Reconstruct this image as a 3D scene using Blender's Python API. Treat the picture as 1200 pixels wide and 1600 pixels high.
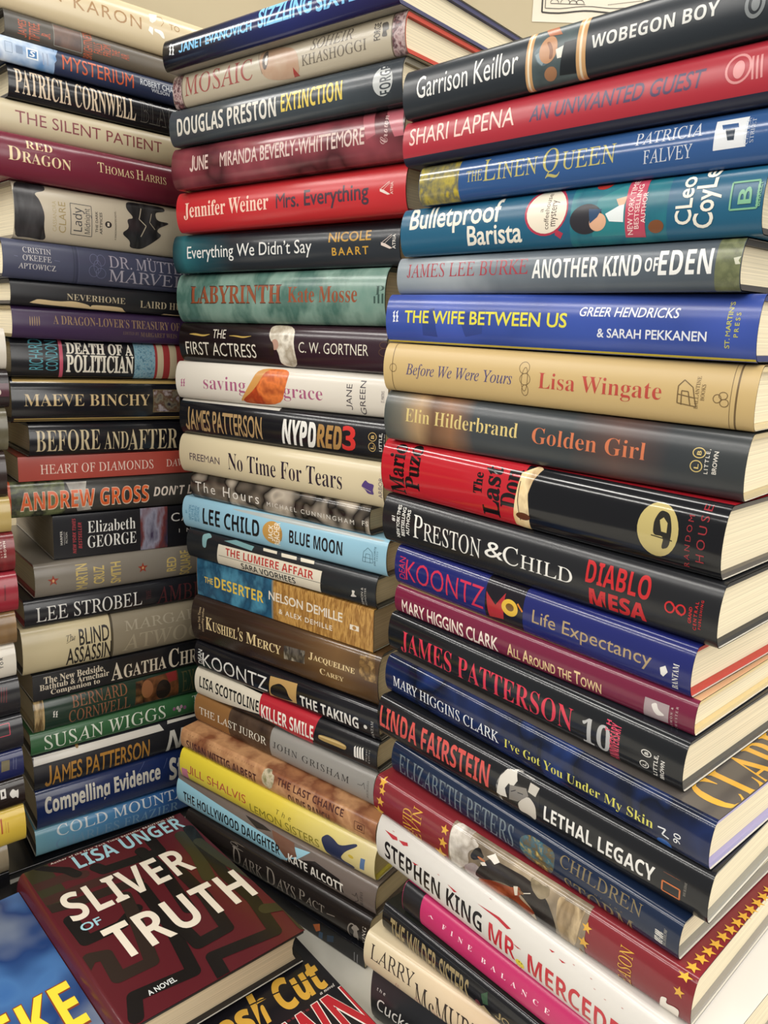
import bpy, bmesh, math, bisect
from mathutils import Vector, Matrix
sc = bpy.context.scene
for o in list(bpy.data.objects): bpy.data.objects.remove(o, do_unlink=True)
C = sc.collection

# ---------------------------------------------------------------- camera, world, lamps, exposure
cam_d = bpy.data.cameras.new('camera')
cam_d.sensor_fit = 'VERTICAL'; cam_d.sensor_height = 24.0; cam_d.lens = 18.0434
cam_d.clip_start = 0.01
cam = bpy.data.objects.new('camera', cam_d); C.objects.link(cam)
M3 = [[0.99944, -0.03337, -0.0], [0.00777, 0.23267, -0.97252], [0.03246, 0.97198, 0.2328]]
cam.matrix_world = Matrix.Translation((0, 0, 1.2785)) @ Matrix(M3).to_4x4()
sc.camera = cam
sc.view_settings.view_transform = 'Standard'; sc.view_settings.look = 'None'
sc.view_settings.gamma = 1.0; sc.view_settings.use_curve_mapping = False
sc.view_settings.exposure = 0.0
world = bpy.data.worlds.new('world'); sc.world = world; world.use_nodes = True
bg = world.node_tree.nodes['Background']
bg.inputs[0].default_value = (1.0, 0.965, 0.91, 1); bg.inputs[1].default_value = 0.36
def area(name, loc, target, sx, sy, watts, col):
    d = bpy.data.lights.new(name, 'AREA'); d.shape = 'RECTANGLE'; d.size = sx; d.size_y = sy
    d.energy = watts; d.color = col
    o = bpy.data.objects.new(name, d); C.objects.link(o); o.location = loc
    o.rotation_euler = (Vector(target) - Vector(loc)).to_track_quat('-Z', 'Y').to_euler()
    return o
LAMP = (1.0, 0.965, 0.91)
for lx, k in ((-3.7, 2.8), (-2.2, 2.4), (-0.62, 1.0), (0.85, 1.35), (2.3, 1.1), (3.7, 1.1)):    # rows of fluorescent ceiling lamps running front to back
    for ly, ln in ((-1.6, 1.2), (-0.2, 1.2), (0.85, 0.7)):
        area('ceiling_lamp', (lx, ly, 2.65), (lx, ly, 0), 0.2, ln, 11*ln*k, LAMP)
area('right_side_light', (2.0, -0.75, 1.55), (0.15, 0.5, 1.05), 1.0, 1.2, 23, (1.0, 0.97, 0.92))  # added area lamp without a window, brightens the page ends facing right

# ---------------------------------------------------------------- materials
def lin(h):
    h = h.lstrip('#'); r = []
    for i in (0, 2, 4):
        c = int(h[i:i+2], 16)/255
        r.append(c/12.92 if c <= .04045 else ((c+.055)/1.055)**2.4)
    return (*r, 1)
MATS = {}
def mat(spec, rough=.35, L=.24, seed=0):
    key = (spec, rough, L if spec[0] == 'u' else 0, seed if spec[0] == 'n' else 0)
    if key in MATS: return MATS[key]
    m = bpy.data.materials.new('print'); m.use_nodes = True
    nt = m.node_tree; b = nt.nodes['Principled BSDF']
    b.inputs['Roughness'].default_value = rough; b.inputs['Specular IOR Level'].default_value = .4
    if isinstance(spec, str):
        b.inputs['Base Color'].default_value = lin(spec)
    else:
        at = nt.nodes.new('ShaderNodeUVMap'); at.uv_map = 'pos'
        mp = nt.nodes.new('ShaderNodeMapping'); nt.links.new(at.outputs[0], mp.inputs[0])
        nz = nt.nodes.new('ShaderNodeTexNoise'); nt.links.new(mp.outputs[0], nz.inputs['Vector'])
        rp = nt.nodes.new('ShaderNodeValToRGB'); nt.links.new(rp.outputs[0], b.inputs['Base Color'])
        nz.inputs['Scale'].default_value = 1
        if spec[0] == 'n':                                  # printed mottle: a few inks mixed by noise
            _, cols, su, sv, det = spec
            ratio = sv if sv in (1.2, 1.5, 3, 6) else 1
            mp.inputs['Scale'].default_value = (su, su/ratio, 1); mp.inputs['Location'].default_value = (seed*1.7, seed*.9, seed*.37)
            nz.inputs['Detail'].default_value = det
            st = [(.3 + .4*i/(len(cols)-1), c) for i, c in enumerate(cols)]
            nt.links.new(nz.outputs[0], rp.inputs[0])
        else:                                               # inks changing along the spine
            _, st, jit = spec
            mp.inputs['Scale'].default_value = (40, 40, 1)
            sp = nt.nodes.new('ShaderNodeSeparateXYZ'); nt.links.new(at.outputs[0], sp.inputs[0])
            m1 = nt.nodes.new('ShaderNodeMath'); m1.operation = 'MULTIPLY_ADD'
            nt.links.new(sp.outputs[0], m1.inputs[0]); m1.inputs[1].default_value = 1/L; m1.inputs[2].default_value = -jit/2
            m2 = nt.nodes.new('ShaderNodeMath'); m2.operation = 'MULTIPLY_ADD'
            nt.links.new(nz.outputs[0], m2.inputs[0]); m2.inputs[1].default_value = jit; nt.links.new(m1.outputs[0], m2.inputs[2])
            nt.links.new(m2.outputs[0], rp.inputs[0])
        el = rp.color_ramp.elements
        while len(el) < len(st): el.new(.5)
        for e, (p, c) in zip(el, st): e.position = p; e.color = lin(c)
        for e, (p, c) in zip(el, st): e.position = p; e.color = lin(c)
    MATS[key] = m
    return m
def noisy(name, c1, c2, scale, rough, detail=4, bump=0):
    m = bpy.data.materials.new(name); m.use_nodes = True; nt = m.node_tree; b = nt.nodes['Principled BSDF']
    tc = nt.nodes.new('ShaderNodeTexCoord'); mp = nt.nodes.new('ShaderNodeMapping'); nz = nt.nodes.new('ShaderNodeTexNoise')
    nt.links.new(tc.outputs['Object'], mp.inputs[0]); mp.inputs['Scale'].default_value = scale
    nt.links.new(mp.outputs[0], nz.inputs['Vector']); nz.inputs['Scale'].default_value = 1; nz.inputs['Detail'].default_value = detail
    rp = nt.nodes.new('ShaderNodeValToRGB'); nt.links.new(nz.outputs[0], rp.inputs[0]); nt.links.new(rp.outputs[0], b.inputs['Base Color'])
    rp.color_ramp.elements[0].position = .35; rp.color_ramp.elements[1].position = .65
    rp.color_ramp.elements[0].color = lin(c1); rp.color_ramp.elements[1].color = lin(c2)
    b.inputs['Roughness'].default_value = rough
    if bump:
        bp = nt.nodes.new('ShaderNodeBump'); bp.inputs['Strength'].default_value = bump; bp.inputs['Distance'].default_value = .001
        nt.links.new(nz.outputs[0], bp.inputs['Height']); nt.links.new(bp.outputs[0], b.inputs['Normal'])
    return m
PAGEM = {}
def page_mat(c):
    if c not in PAGEM:
        h = c.lstrip('#'); d = '#' + ''.join('%02x' % int(int(h[i:i+2], 16)*.86) for i in (0, 2, 4))
        PAGEM[c] = noisy('paper_edges', d, c, (4, 4, 1400), .85, 2)
    return PAGEM[c]

# ---------------------------------------------------------------- the setting
def box_mesh(name, lo, hi, m, parent=None, kind=None):
    bm = bmesh.new(); bmesh.ops.create_cube(bm, size=1)
    for v in bm.verts:
        v.co = Vector([lo[i] + (v.co[i]+.5)*(hi[i]-lo[i]) for i in range(3)])
    me = bpy.data.meshes.new(name); bm.to_mesh(me); bm.free(); me.materials.append(m)
    o = bpy.data.objects.new(name, me); C.objects.link(o); o.parent = parent
    if kind: o['kind'] = kind
    return o
def empty(name, label, cat, loc, rot=None, group=None):
    o = bpy.data.objects.new(name, None); o.empty_display_size = .05; C.objects.link(o); o.location = loc
    if rot is not None: o.rotation_euler = rot
    o['label'] = label; o['category'] = cat
    if group: o['group'] = group
    return o
wallm = noisy('wall_paint', '#aa9d80', '#b2a588', (6, 6, 6), .9, 3)
box_mesh('wall_back', (-2.2, 1.3, 0), (2.2, 1.42, 2.8), wallm, kind='structure')
box_mesh('floor', (-2.2, -1.4, -.08), (2.2, 1.3, 0), noisy('floor_vinyl', '#6f665a', '#7b7266', (5, 5, 5), .6), kind='structure')
tab = empty('table', 'pale grey topped table the stacks of books stand on', 'table', (0, .62, 0))
box_mesh('tabletop', (-.95, -.5, .72), (.95, .45, .75), noisy('pale_laminate', '#b9b6aa', '#c9c6bb', (14, 14, 14), .45, 5), tab)
for sx in (-.86, .86):
    for sy in (-.42, .37):
        box_mesh('leg', (sx-.025, sy-.025, 0), (sx+.025, sy+.025, .72), noisy('leg_metal', '#3a3a3a', '#424242', (9, 9, 9), .4), tab)

# ---------------------------------------------------------------- lettering
def math_map(s, up, lo):
    o = ''
    for c in s:
        if 'A' <= c <= 'Z' and up: o += chr(up + ord(c) - 65)
        elif 'a' <= c <= 'z' and lo: o += '\u210e' if (lo == 0x1D44E and c == 'h') else chr(lo + ord(c) - 97)
        elif '0' <= c <= '9' and up == 0x1D400: o += chr(0x1D7CE + ord(c) - 48)
        elif '0' <= c <= '9' and up == 0x1D5D4: o += chr(0x1D7EC + ord(c) - 48)
        else: o += c
    return o
FONT = {  # code: (capitals, small letters, outline offset, shear)
 'g': (0, 0, 0, 0), 'gb': (0, 0, .016, 0), 'gx': (0, 0, .03, 0), 'gt': (0, 0, -.006, 0), 'gc': (0, 0, .012, 0), 'gi': (0, 0, .012, .2),
 's': (0x1D5A0, 0x1D5BA, 0, 0), 'S': (0x1D5D4, 0x1D5EE, 0, 0), 'Sc': (0x1D5D4, 0x1D5EE, 0, 0), 'Sx': (0x1D5D4, 0x1D5EE, .018, 0),
 'si': (0x1D608, 0x1D622, 0, 0), 'SI': (0x1D63C, 0x1D656, 0, 0), 'SX': (0x1D63C, 0x1D656, .018, 0),
 'gM': (0, 0, 0, 0), 'wj': (0xFF21, 0, .004, 0), 'wJ': (0xFF21, 0, .03, 0),
 'T': (0x1D400, 0x1D41A, 0, 0), 'Tx': (0x1D400, 0x1D41A, .016, 0), 't': (0x1D400, 0x1D41A, -.009, 0), 'tn': (0x1D400, 0x1D41A, -.006, 0), 'ff': (0x1D400, 0x1D41A, .004, 0),
 'ti': (0x1D434, 0x1D44E, 0, 0), 'TI': (0x1D468, 0x1D482, 0, 0), 'sc': (0x1D4D0, 0x1D4EA, 0, 0), 'tc': (0x1D434, 0, 0, -.277)}
SMALL = {'Ts': 'T', 'tS': 't', 'tcs': 'tc', 'Sn': 'gc'}
def runs(s, f):
    """split into (text, font code, scale) runs: small capitals, and upright serif capitals apart from signs"""
    out = []
    for c in s:
        k, sc_ = f, 1.0
        if f in SMALL:
            k = SMALL[f]
            if c.islower(): c = c.upper(); sc_ = .76
        if k in ('gb', 'gx', 'gc', 'gi') and c == 'M': k = 'gM'
        if k[0] in 'gsS' and k not in ('sc', 'gi') and c == 'J': k = {'g': 'wj', 's': 'wj', 'gt': 'wj'}.get(k, 'wJ')
        if k == 'tc':
            if c.islower(): k = 't'
            elif not 'A' <= c <= 'Z' and c != ' ': k = 'g' if c == '&' else 'T'
        if c == ' ' and out: out[-1][0] += c
        elif out and out[-1][1] == k and out[-1][2] == sc_: out[-1][0] += c
        else: out.append([c, k, sc_])
    return out
TXT = {}
def request(s, f, sp):
    for r in runs(s, f):
        key = (r[0], r[1], sp)
        if key in TXT: continue
        up, lo, off, sh = FONT[r[1]]
        cu = bpy.data.curves.new('lettering', 'FONT'); cu.body = math_map(r[0].rstrip(' '), up, lo); cu.size = 1; cu.offset = off; cu.space_character = sp
        cu.resolution_u = 3
        ob = bpy.data.objects.new('lettering', cu); C.objects.link(ob)
        TXT[key] = ob
def harvest():
    bpy.context.view_layer.update()
    dg = bpy.context.evaluated_depsgraph_get()
    for key, ob in list(TXT.items()):
        ev = ob.evaluated_get(dg); me = ev.to_mesh()
        sh = FONT[key[1]][3]
        V = [(v.co.x + sh*v.co.y, v.co.y) for v in me.vertices]; F = [tuple(p.vertices) for p in me.polygons]
        ev.to_mesh_clear(); TXT[key] = (V, F, ob)
    for V, F, ob in TXT.values():
        d = ob.data; bpy.data.objects.remove(ob, do_unlink=True); bpy.data.curves.remove(d)
def lettering(s, f, sp=1.0):
    """flat glyph mesh scaled to the unit box: baseline 0, tallest letter 1, width 0..1"""
    V, F, x = [], [], 0
    for txt, k, sc_ in runs(s, f):
        v, fc, _ = TXT[(txt, k, sp)]
        if v:
            m = min(p[0] for p in v); w = max(p[0] for p in v) - m; b = len(V)
            V += [(x + (p[0]-m)*sc_, p[1]*sc_) for p in v]; F += [tuple(i+b for i in q) for q in fc]
            x += w*sc_ + .07 + (sp - 1)*.55*sc_
        x += .24*sp*sc_*(len(txt) - len(txt.rstrip(' ')))
    mx = max(p[0] for p in V); my = max(p[1] for p in V)
    return [(p[0]/mx, p[1]/my) for p in V], F

# ---------------------------------------------------------------- books
CUTS = [0, .004, .015, .035, .065, .1, .15, .21, .29, .39, .5, .61, .71, .79, .85, .9, .935, .965, .985, .996, 1]
def bulge(v):
    w = min(1.0, abs(2*v-1)); return (1 - w**2)**.5
def star(cu, cv, r, t):
    return [(cu + (r if i % 2 == 0 else r*.42)*math.sin(i*math.pi/5), cv + (r if i % 2 == 0 else r*.42)*math.cos(i*math.pi/5)/t) for i in range(10)]
def stroke(P, w, t):
    """a line of the given width as quads (second coordinate in units of t) with round joints"""
    polys = []
    for (a, b), (c, d) in zip(P, P[1:]):
        dx, dy = c-a, (d-b)*t; n = math.hypot(dx, dy) or 1e-9; px, py = -dy/n*w/2, dx/n*w/2
        polys.append([(a+px, b+py/t), (a-px, b-py/t), (c-px, d-py/t), (c+px, d+py/t)])
    if w > .003:
        for a, b in P: polys.append([(a + w/2*math.cos(i*math.pi/8), b + w/2*math.sin(i*math.pi/8)/t) for i in range(16)])
    return polys
class Jacket:
    """collects the jacket's outer sheet, inner sheet, edges and its print as one mesh with its own normals"""
    def __init__(s): s.V = []; s.N = []; s.F = []; s.M = []; s.UV = []; s.mats = []; s.idx = {}
    def slot(s, m):
        if m.name not in s.idx: s.idx[m.name] = len(s.mats); s.mats.append(m)
        return s.idx[m.name]
    def v(s, co, n, uv): s.V.append(co); s.N.append(n); s.UV.append(uv); return len(s.V)-1
    def f(s, ids, m): s.F.append(tuple(ids)); s.M.append(m)
def make_book(bi, rec):
    style, label, group, loc, yaw, tilt, roll, t, L, D, bul, rough, base, front, back, case, pages, layers = rec
    flat = style == 'p'
    root = empty('paperback_book' if flat else 'hardcover_book', label, 'book', loc, None, group)
    root.rotation_mode = 'XYZ'; root.rotation_euler = (roll, -tilt, yaw)
    J = Jacket()
    def surf(v, off=0.0):
        """point and outward normal of the jacket across the thickness; v outside 0..1 runs onto the covers"""
        if v < 0: return (-v*t, -off), (0, -1)
        if v > 1: return ((v-1)*t, t+off), (0, 1)
        i = max(0, min(len(CUTS)-2, bisect.bisect_right(CUTS, v)-1)); w = (v-CUTS[i])/(CUTS[i+1]-CUTS[i])
        (ya, za), (na, ma) = NODE[i]; (yb, zb), (nb, mb_) = NODE[i+1]
        ny, nz = na+(nb-na)*w, ma+(mb_-ma)*w
        return (ya+(yb-ya)*w + ny*off, za+(zb-za)*w + nz*off), (ny, nz)
    NODE = []
    for v in CUTS:
        h = 1e-3; a, b = max(0, v-h), min(1, v+h)
        ty, tz = -bul*(bulge(b)-bulge(a)), (b-a)*t; n = math.hypot(ty, tz)
        NODE.append(((-bul*bulge(v), v*t), (-tz/n, ty/n)))
    mb, mf, mk = (mat(x, rough, L, bi) for x in (base, front, back))
    sb, sf, sk = J.slot(mb), J.slot(mf), J.slot(mk)
    white = J.slot(mat('#cfc9bb', .6))
    def strip(ring, m):                       # ring: list of ((y,z),(ny,nz),v)
        ids = []
        for (y, z), (ny, nz), v in ring:
            ids.append((J.v((0, y, z), (0, ny, nz), (0, v*t)), J.v((L, y, z), (0, ny, nz), (L, v*t))))
        for (a, b), (c, d) in zip(ids, ids[1:]): J.f((a, b, d, c), m)
    th = .0004
    sp = [(*surf(v), v) for v in CUTS]
    strip(sp, sb)
    strip([((D, 0), (0, -1), -D/t), ((0, 0), (0, -1), 0)], sk)
    strip([((0, t), (0, 1), 1), ((D, t), (0, 1), 1 + D/t)], sf)
    # inner sheet and rims
    inn = [((D, th), (0, 1), 0), ((th, th), (0, 1), 0)] + [(surf(v, -th)[0], (-surf(v)[1][0], -surf(v)[1][1]), v) for v in CUTS[1:-1]] + [((th, t-th), (0, -1), 0), ((D, t-th), (0, -1), 0)]
    ids = []
    for (y, z), (ny, nz), v in inn:
        ids.append((J.v((0, y, z), (0, ny, nz), (0, 0)), J.v((L, y, z), (0, ny, nz), (L, 0))))
    for (a, b), (c, d) in zip(ids, ids[1:]): J.f((c, d, b, a), white)
    outp = [(D, 0), (0, 0)] + [surf(v)[0] for v in CUTS[1:-1]] + [(0, t), (D, t)]
    for x, nx in ((0, -1), (L, 1)):
        r = [(J.v((x, *a), (nx, 0, 0), (0, 0)), J.v((x, *b[0]), (nx, 0, 0), (0, 0))) for a, b in zip(outp, inn)]
        for (a, b), (c, d) in zip(r, r[1:]): J.f((a, b, d, c) if x == 0 else (c, d, b, a), white)
    for z0, z1 in ((0, th), (t-th, t)):
        q = [J.v((x, D, z), (0, 1, 0), (0, 0)) for x, z in ((0, z0), (0, z1), (L, z1), (L, z0))]; J.f(q, white)
    # print
    lay = [0]
    def decal(V, F, m, cover=False):
        bm = bmesh.new(); vs = [bm.verts.new((a, b, 0)) for a, b in V]
        for q in F:
            try: bm.faces.new([vs[i] for i in q])
            except ValueError: pass
        if not cover:
            lo, hi = min(b for a, b in V), max(b for a, b in V)
            for c in CUTS:
                if lo < c < hi: bmesh.ops.bisect_plane(bm, geom=bm.verts[:]+bm.edges[:]+bm.faces[:], plane_co=(0, c, 0), plane_no=(0, 1, 0), dist=1e-7)
        bmesh.ops.triangulate(bm, faces=[f for f in bm.faces if len(f.verts) > 4])
        off = .00003 + .00001*lay[0]; lay[0] += 1
        s = J.slot(m); bm.verts.index_update(); new = []
        for v in bm.verts:
            u, w = v.co.x, v.co.y
            if cover: new.append(J.v((u, w, t+off), (0, 0, 1), (u, w)))
            else:
                (y, z), (ny, nz) = surf(w, off); new.append(J.v((u, y, z), (0, ny, nz), (u, w*t)))
        for fc in bm.faces:
            ids = [new[v.index] for v in fc.verts]
            a, b, c = (Vector(J.V[i]) for i in ids[:3]); n = (b-a).cross(c-a)
            if n.dot(Vector(J.N[ids[0]])) < 0: ids.reverse()
            J.f(ids, s)
        bm.free()
    def ell(cu, cv, ru, rv, n=28): return [(cu + ru*math.cos(i*2*math.pi/n), cv + rv*math.sin(i*2*math.pi/n)) for i in range(n)]
    def many(polys, m, cover=False):
        V, F = [], []
        for p in polys: F.append(tuple(range(len(V), len(V)+len(p)))); V += p
        decal(V, F, m, cover)
    for l in layers:
        k = l[0]
        m = mat(l[3] if k in ('t', 'ct') else l[1], rough, L, bi)
        if k == 't':
            _, s, f, _, u0, v0, u1, v1, rot, sp_ = l
            V, F = lettering(s, f, sp_)
            if rot: V = [(u1 - b*(u1-u0), v0 + a*(v1-v0)) for a, b in V]
            else: V = [(u0 + a*(u1-u0), v0 + b*(v1-v0)) for a, b in V]
            V = [(min(max(a, .0003), L-.0003), b) for a, b in V]
            decal(V, F, m)
        elif k == 'ct':
            _, s, f, _, ua, ya, ub, yb, sp_ = l
            V, F = lettering(s, f, sp_); V = [(ub + b*(ua-ub), ya + a*(yb-ya)) for a, b in V]
            V = [(min(max(a, .0005), L-.0005), min(max(b, .0005), D-.0005)) for a, b in V]; decal(V, F, m, True)
        elif k == 'p': many([l[2]], m)
        elif k == 'e': many([ell(*l[2:6])], m)
        elif k == 'o':
            a, b = ell(*l[2:6]), ell(l[2], l[3], max(l[4]-l[6]*.001, l[4]*.3), max(l[5]-l[6]*.001/t, l[5]*.3))
            many([[a[i], a[(i+1) % 28], b[(i+1) % 28], b[i]] for i in range(28)], m)
        elif k == 's': many([star(l[2], l[3], l[4], t)], m)
        elif k == 'l': many(stroke(l[2], l[3]*.001, t), m)
        elif k == 'cl':
            for p in stroke(l[2], l[3]*.001, 1.0): many([[(min(max(a, .0005), L-.0005), min(max(b, .0005), D-.0005)) for a, b in p]], m, True); lay[0] -= .99
            lay[0] += .99*3
        elif k == 'cp': many([l[2]], m, True)
        elif k == 'cs': many([star(l[2], l[3], l[4], 1.0)], m, True)
    me = bpy.data.meshes.new('dust_jacket'); me.from_pydata(J.V, [], J.F)
    for m in J.mats: me.materials.append(m)
    me.polygons.foreach_set('material_index', J.M); me.polygons.foreach_set('use_smooth', [True]*len(J.F))
    uvl = me.uv_layers.new(name='pos')
    for lp in me.loops: uvl.data[lp.index].uv = J.UV[lp.vertex_index]
    me.update(); me.normals_split_custom_set_from_vertices(J.N)
    jo = bpy.data.objects.new('paper_cover' if flat else 'dust_jacket', me); C.objects.link(jo); jo.parent = root
    # boards and page block
    def band(name, prof_o, prof_i, x0, x1, m):
        bm = bmesh.new(); rows = []
        for a, b in zip(prof_o, prof_i): rows.append([bm.verts.new((x, *p)) for x in (x0, x1) for p in (a, b)])
        for r, s in zip(rows, rows[1:]):
            bm.faces.new((r[0], r[2], s[2], s[0])); bm.faces.new((r[1], s[1], s[3], r[3])); bm.faces.new((r[0], s[0], s[1], r[1])); bm.faces.new((r[2], r[3], s[3], s[2]))
        for r in (rows[0], rows[-1]): bm.faces.new((r[0], r[1], r[3], r[2]))
        bmesh.ops.recalc_face_normals(bm, faces=bm.faces)
        me = bpy.data.meshes.new(name); bm.to_mesh(me); bm.free(); me.materials.append(m)
        o = bpy.data.objects.new(name, me); C.objects.link(o); o.parent = root
    bt = .0026 if not flat else 0
    g = .0006
    if not flat:
        o_ = [(D-.0006, g), (g, g)] + [surf(v, -g)[0] for v in CUTS[1:-1]] + [(g, t-g), (D-.0006, t-g)]
        k = g + bt*.55
        i_ = [(D-.0006, g+bt), (g+bt, g+bt)] + [surf(v, -k)[0] for v in CUTS[1:-1]] + [(g+bt, t-g-bt), (D-.0006, t-g-bt)]
        i_ = [(max(y, -bul+k), min(max(z, g+bt), t-g-bt)) for y, z in i_]
        band('hardcover_boards', o_, i_, .0008, L-.0008, mat(case, .5))
    zz = g + bt + .0001 if not flat else .00055
    rec_ = .0035 if not flat else .0006
    bm = bmesh.new()
    ring = [(D-rec_-(.002 if not flat else 0), zz)]
    for v in CUTS[2:-2] if not flat else (0.03, .97):
        y = surf(v)[0][0] + .0035 if not flat else .0006
        ring.append((min(y, .004), min(max(v*t, zz), t-zz)))
    ring.append((D-rec_-(.002 if not flat else 0), t-zz))
    if not flat: ring += [(D-rec_-.005, t*.7), (D-rec_-.006, t*.5), (D-rec_-.005, t*.3)]
    ends = []
    for x in (rec_, L-rec_): ends.append([bm.verts.new((x, *p)) for p in ring])
    n = len(ring)
    for i in range(n): bm.faces.new((ends[0][i], ends[0][(i+1) % n], ends[1][(i+1) % n], ends[1][i]))
    bm.faces.new(ends[0]); bm.faces.new(ends[1]); bmesh.ops.recalc_face_normals(bm, faces=bm.faces)
    me = bpy.data.meshes.new('page_block'); bm.to_mesh(me); bm.free(); me.materials.append(page_mat(pages))
    po = bpy.data.objects.new('page_block', me); C.objects.link(po); po.parent = root
    return root

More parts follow.
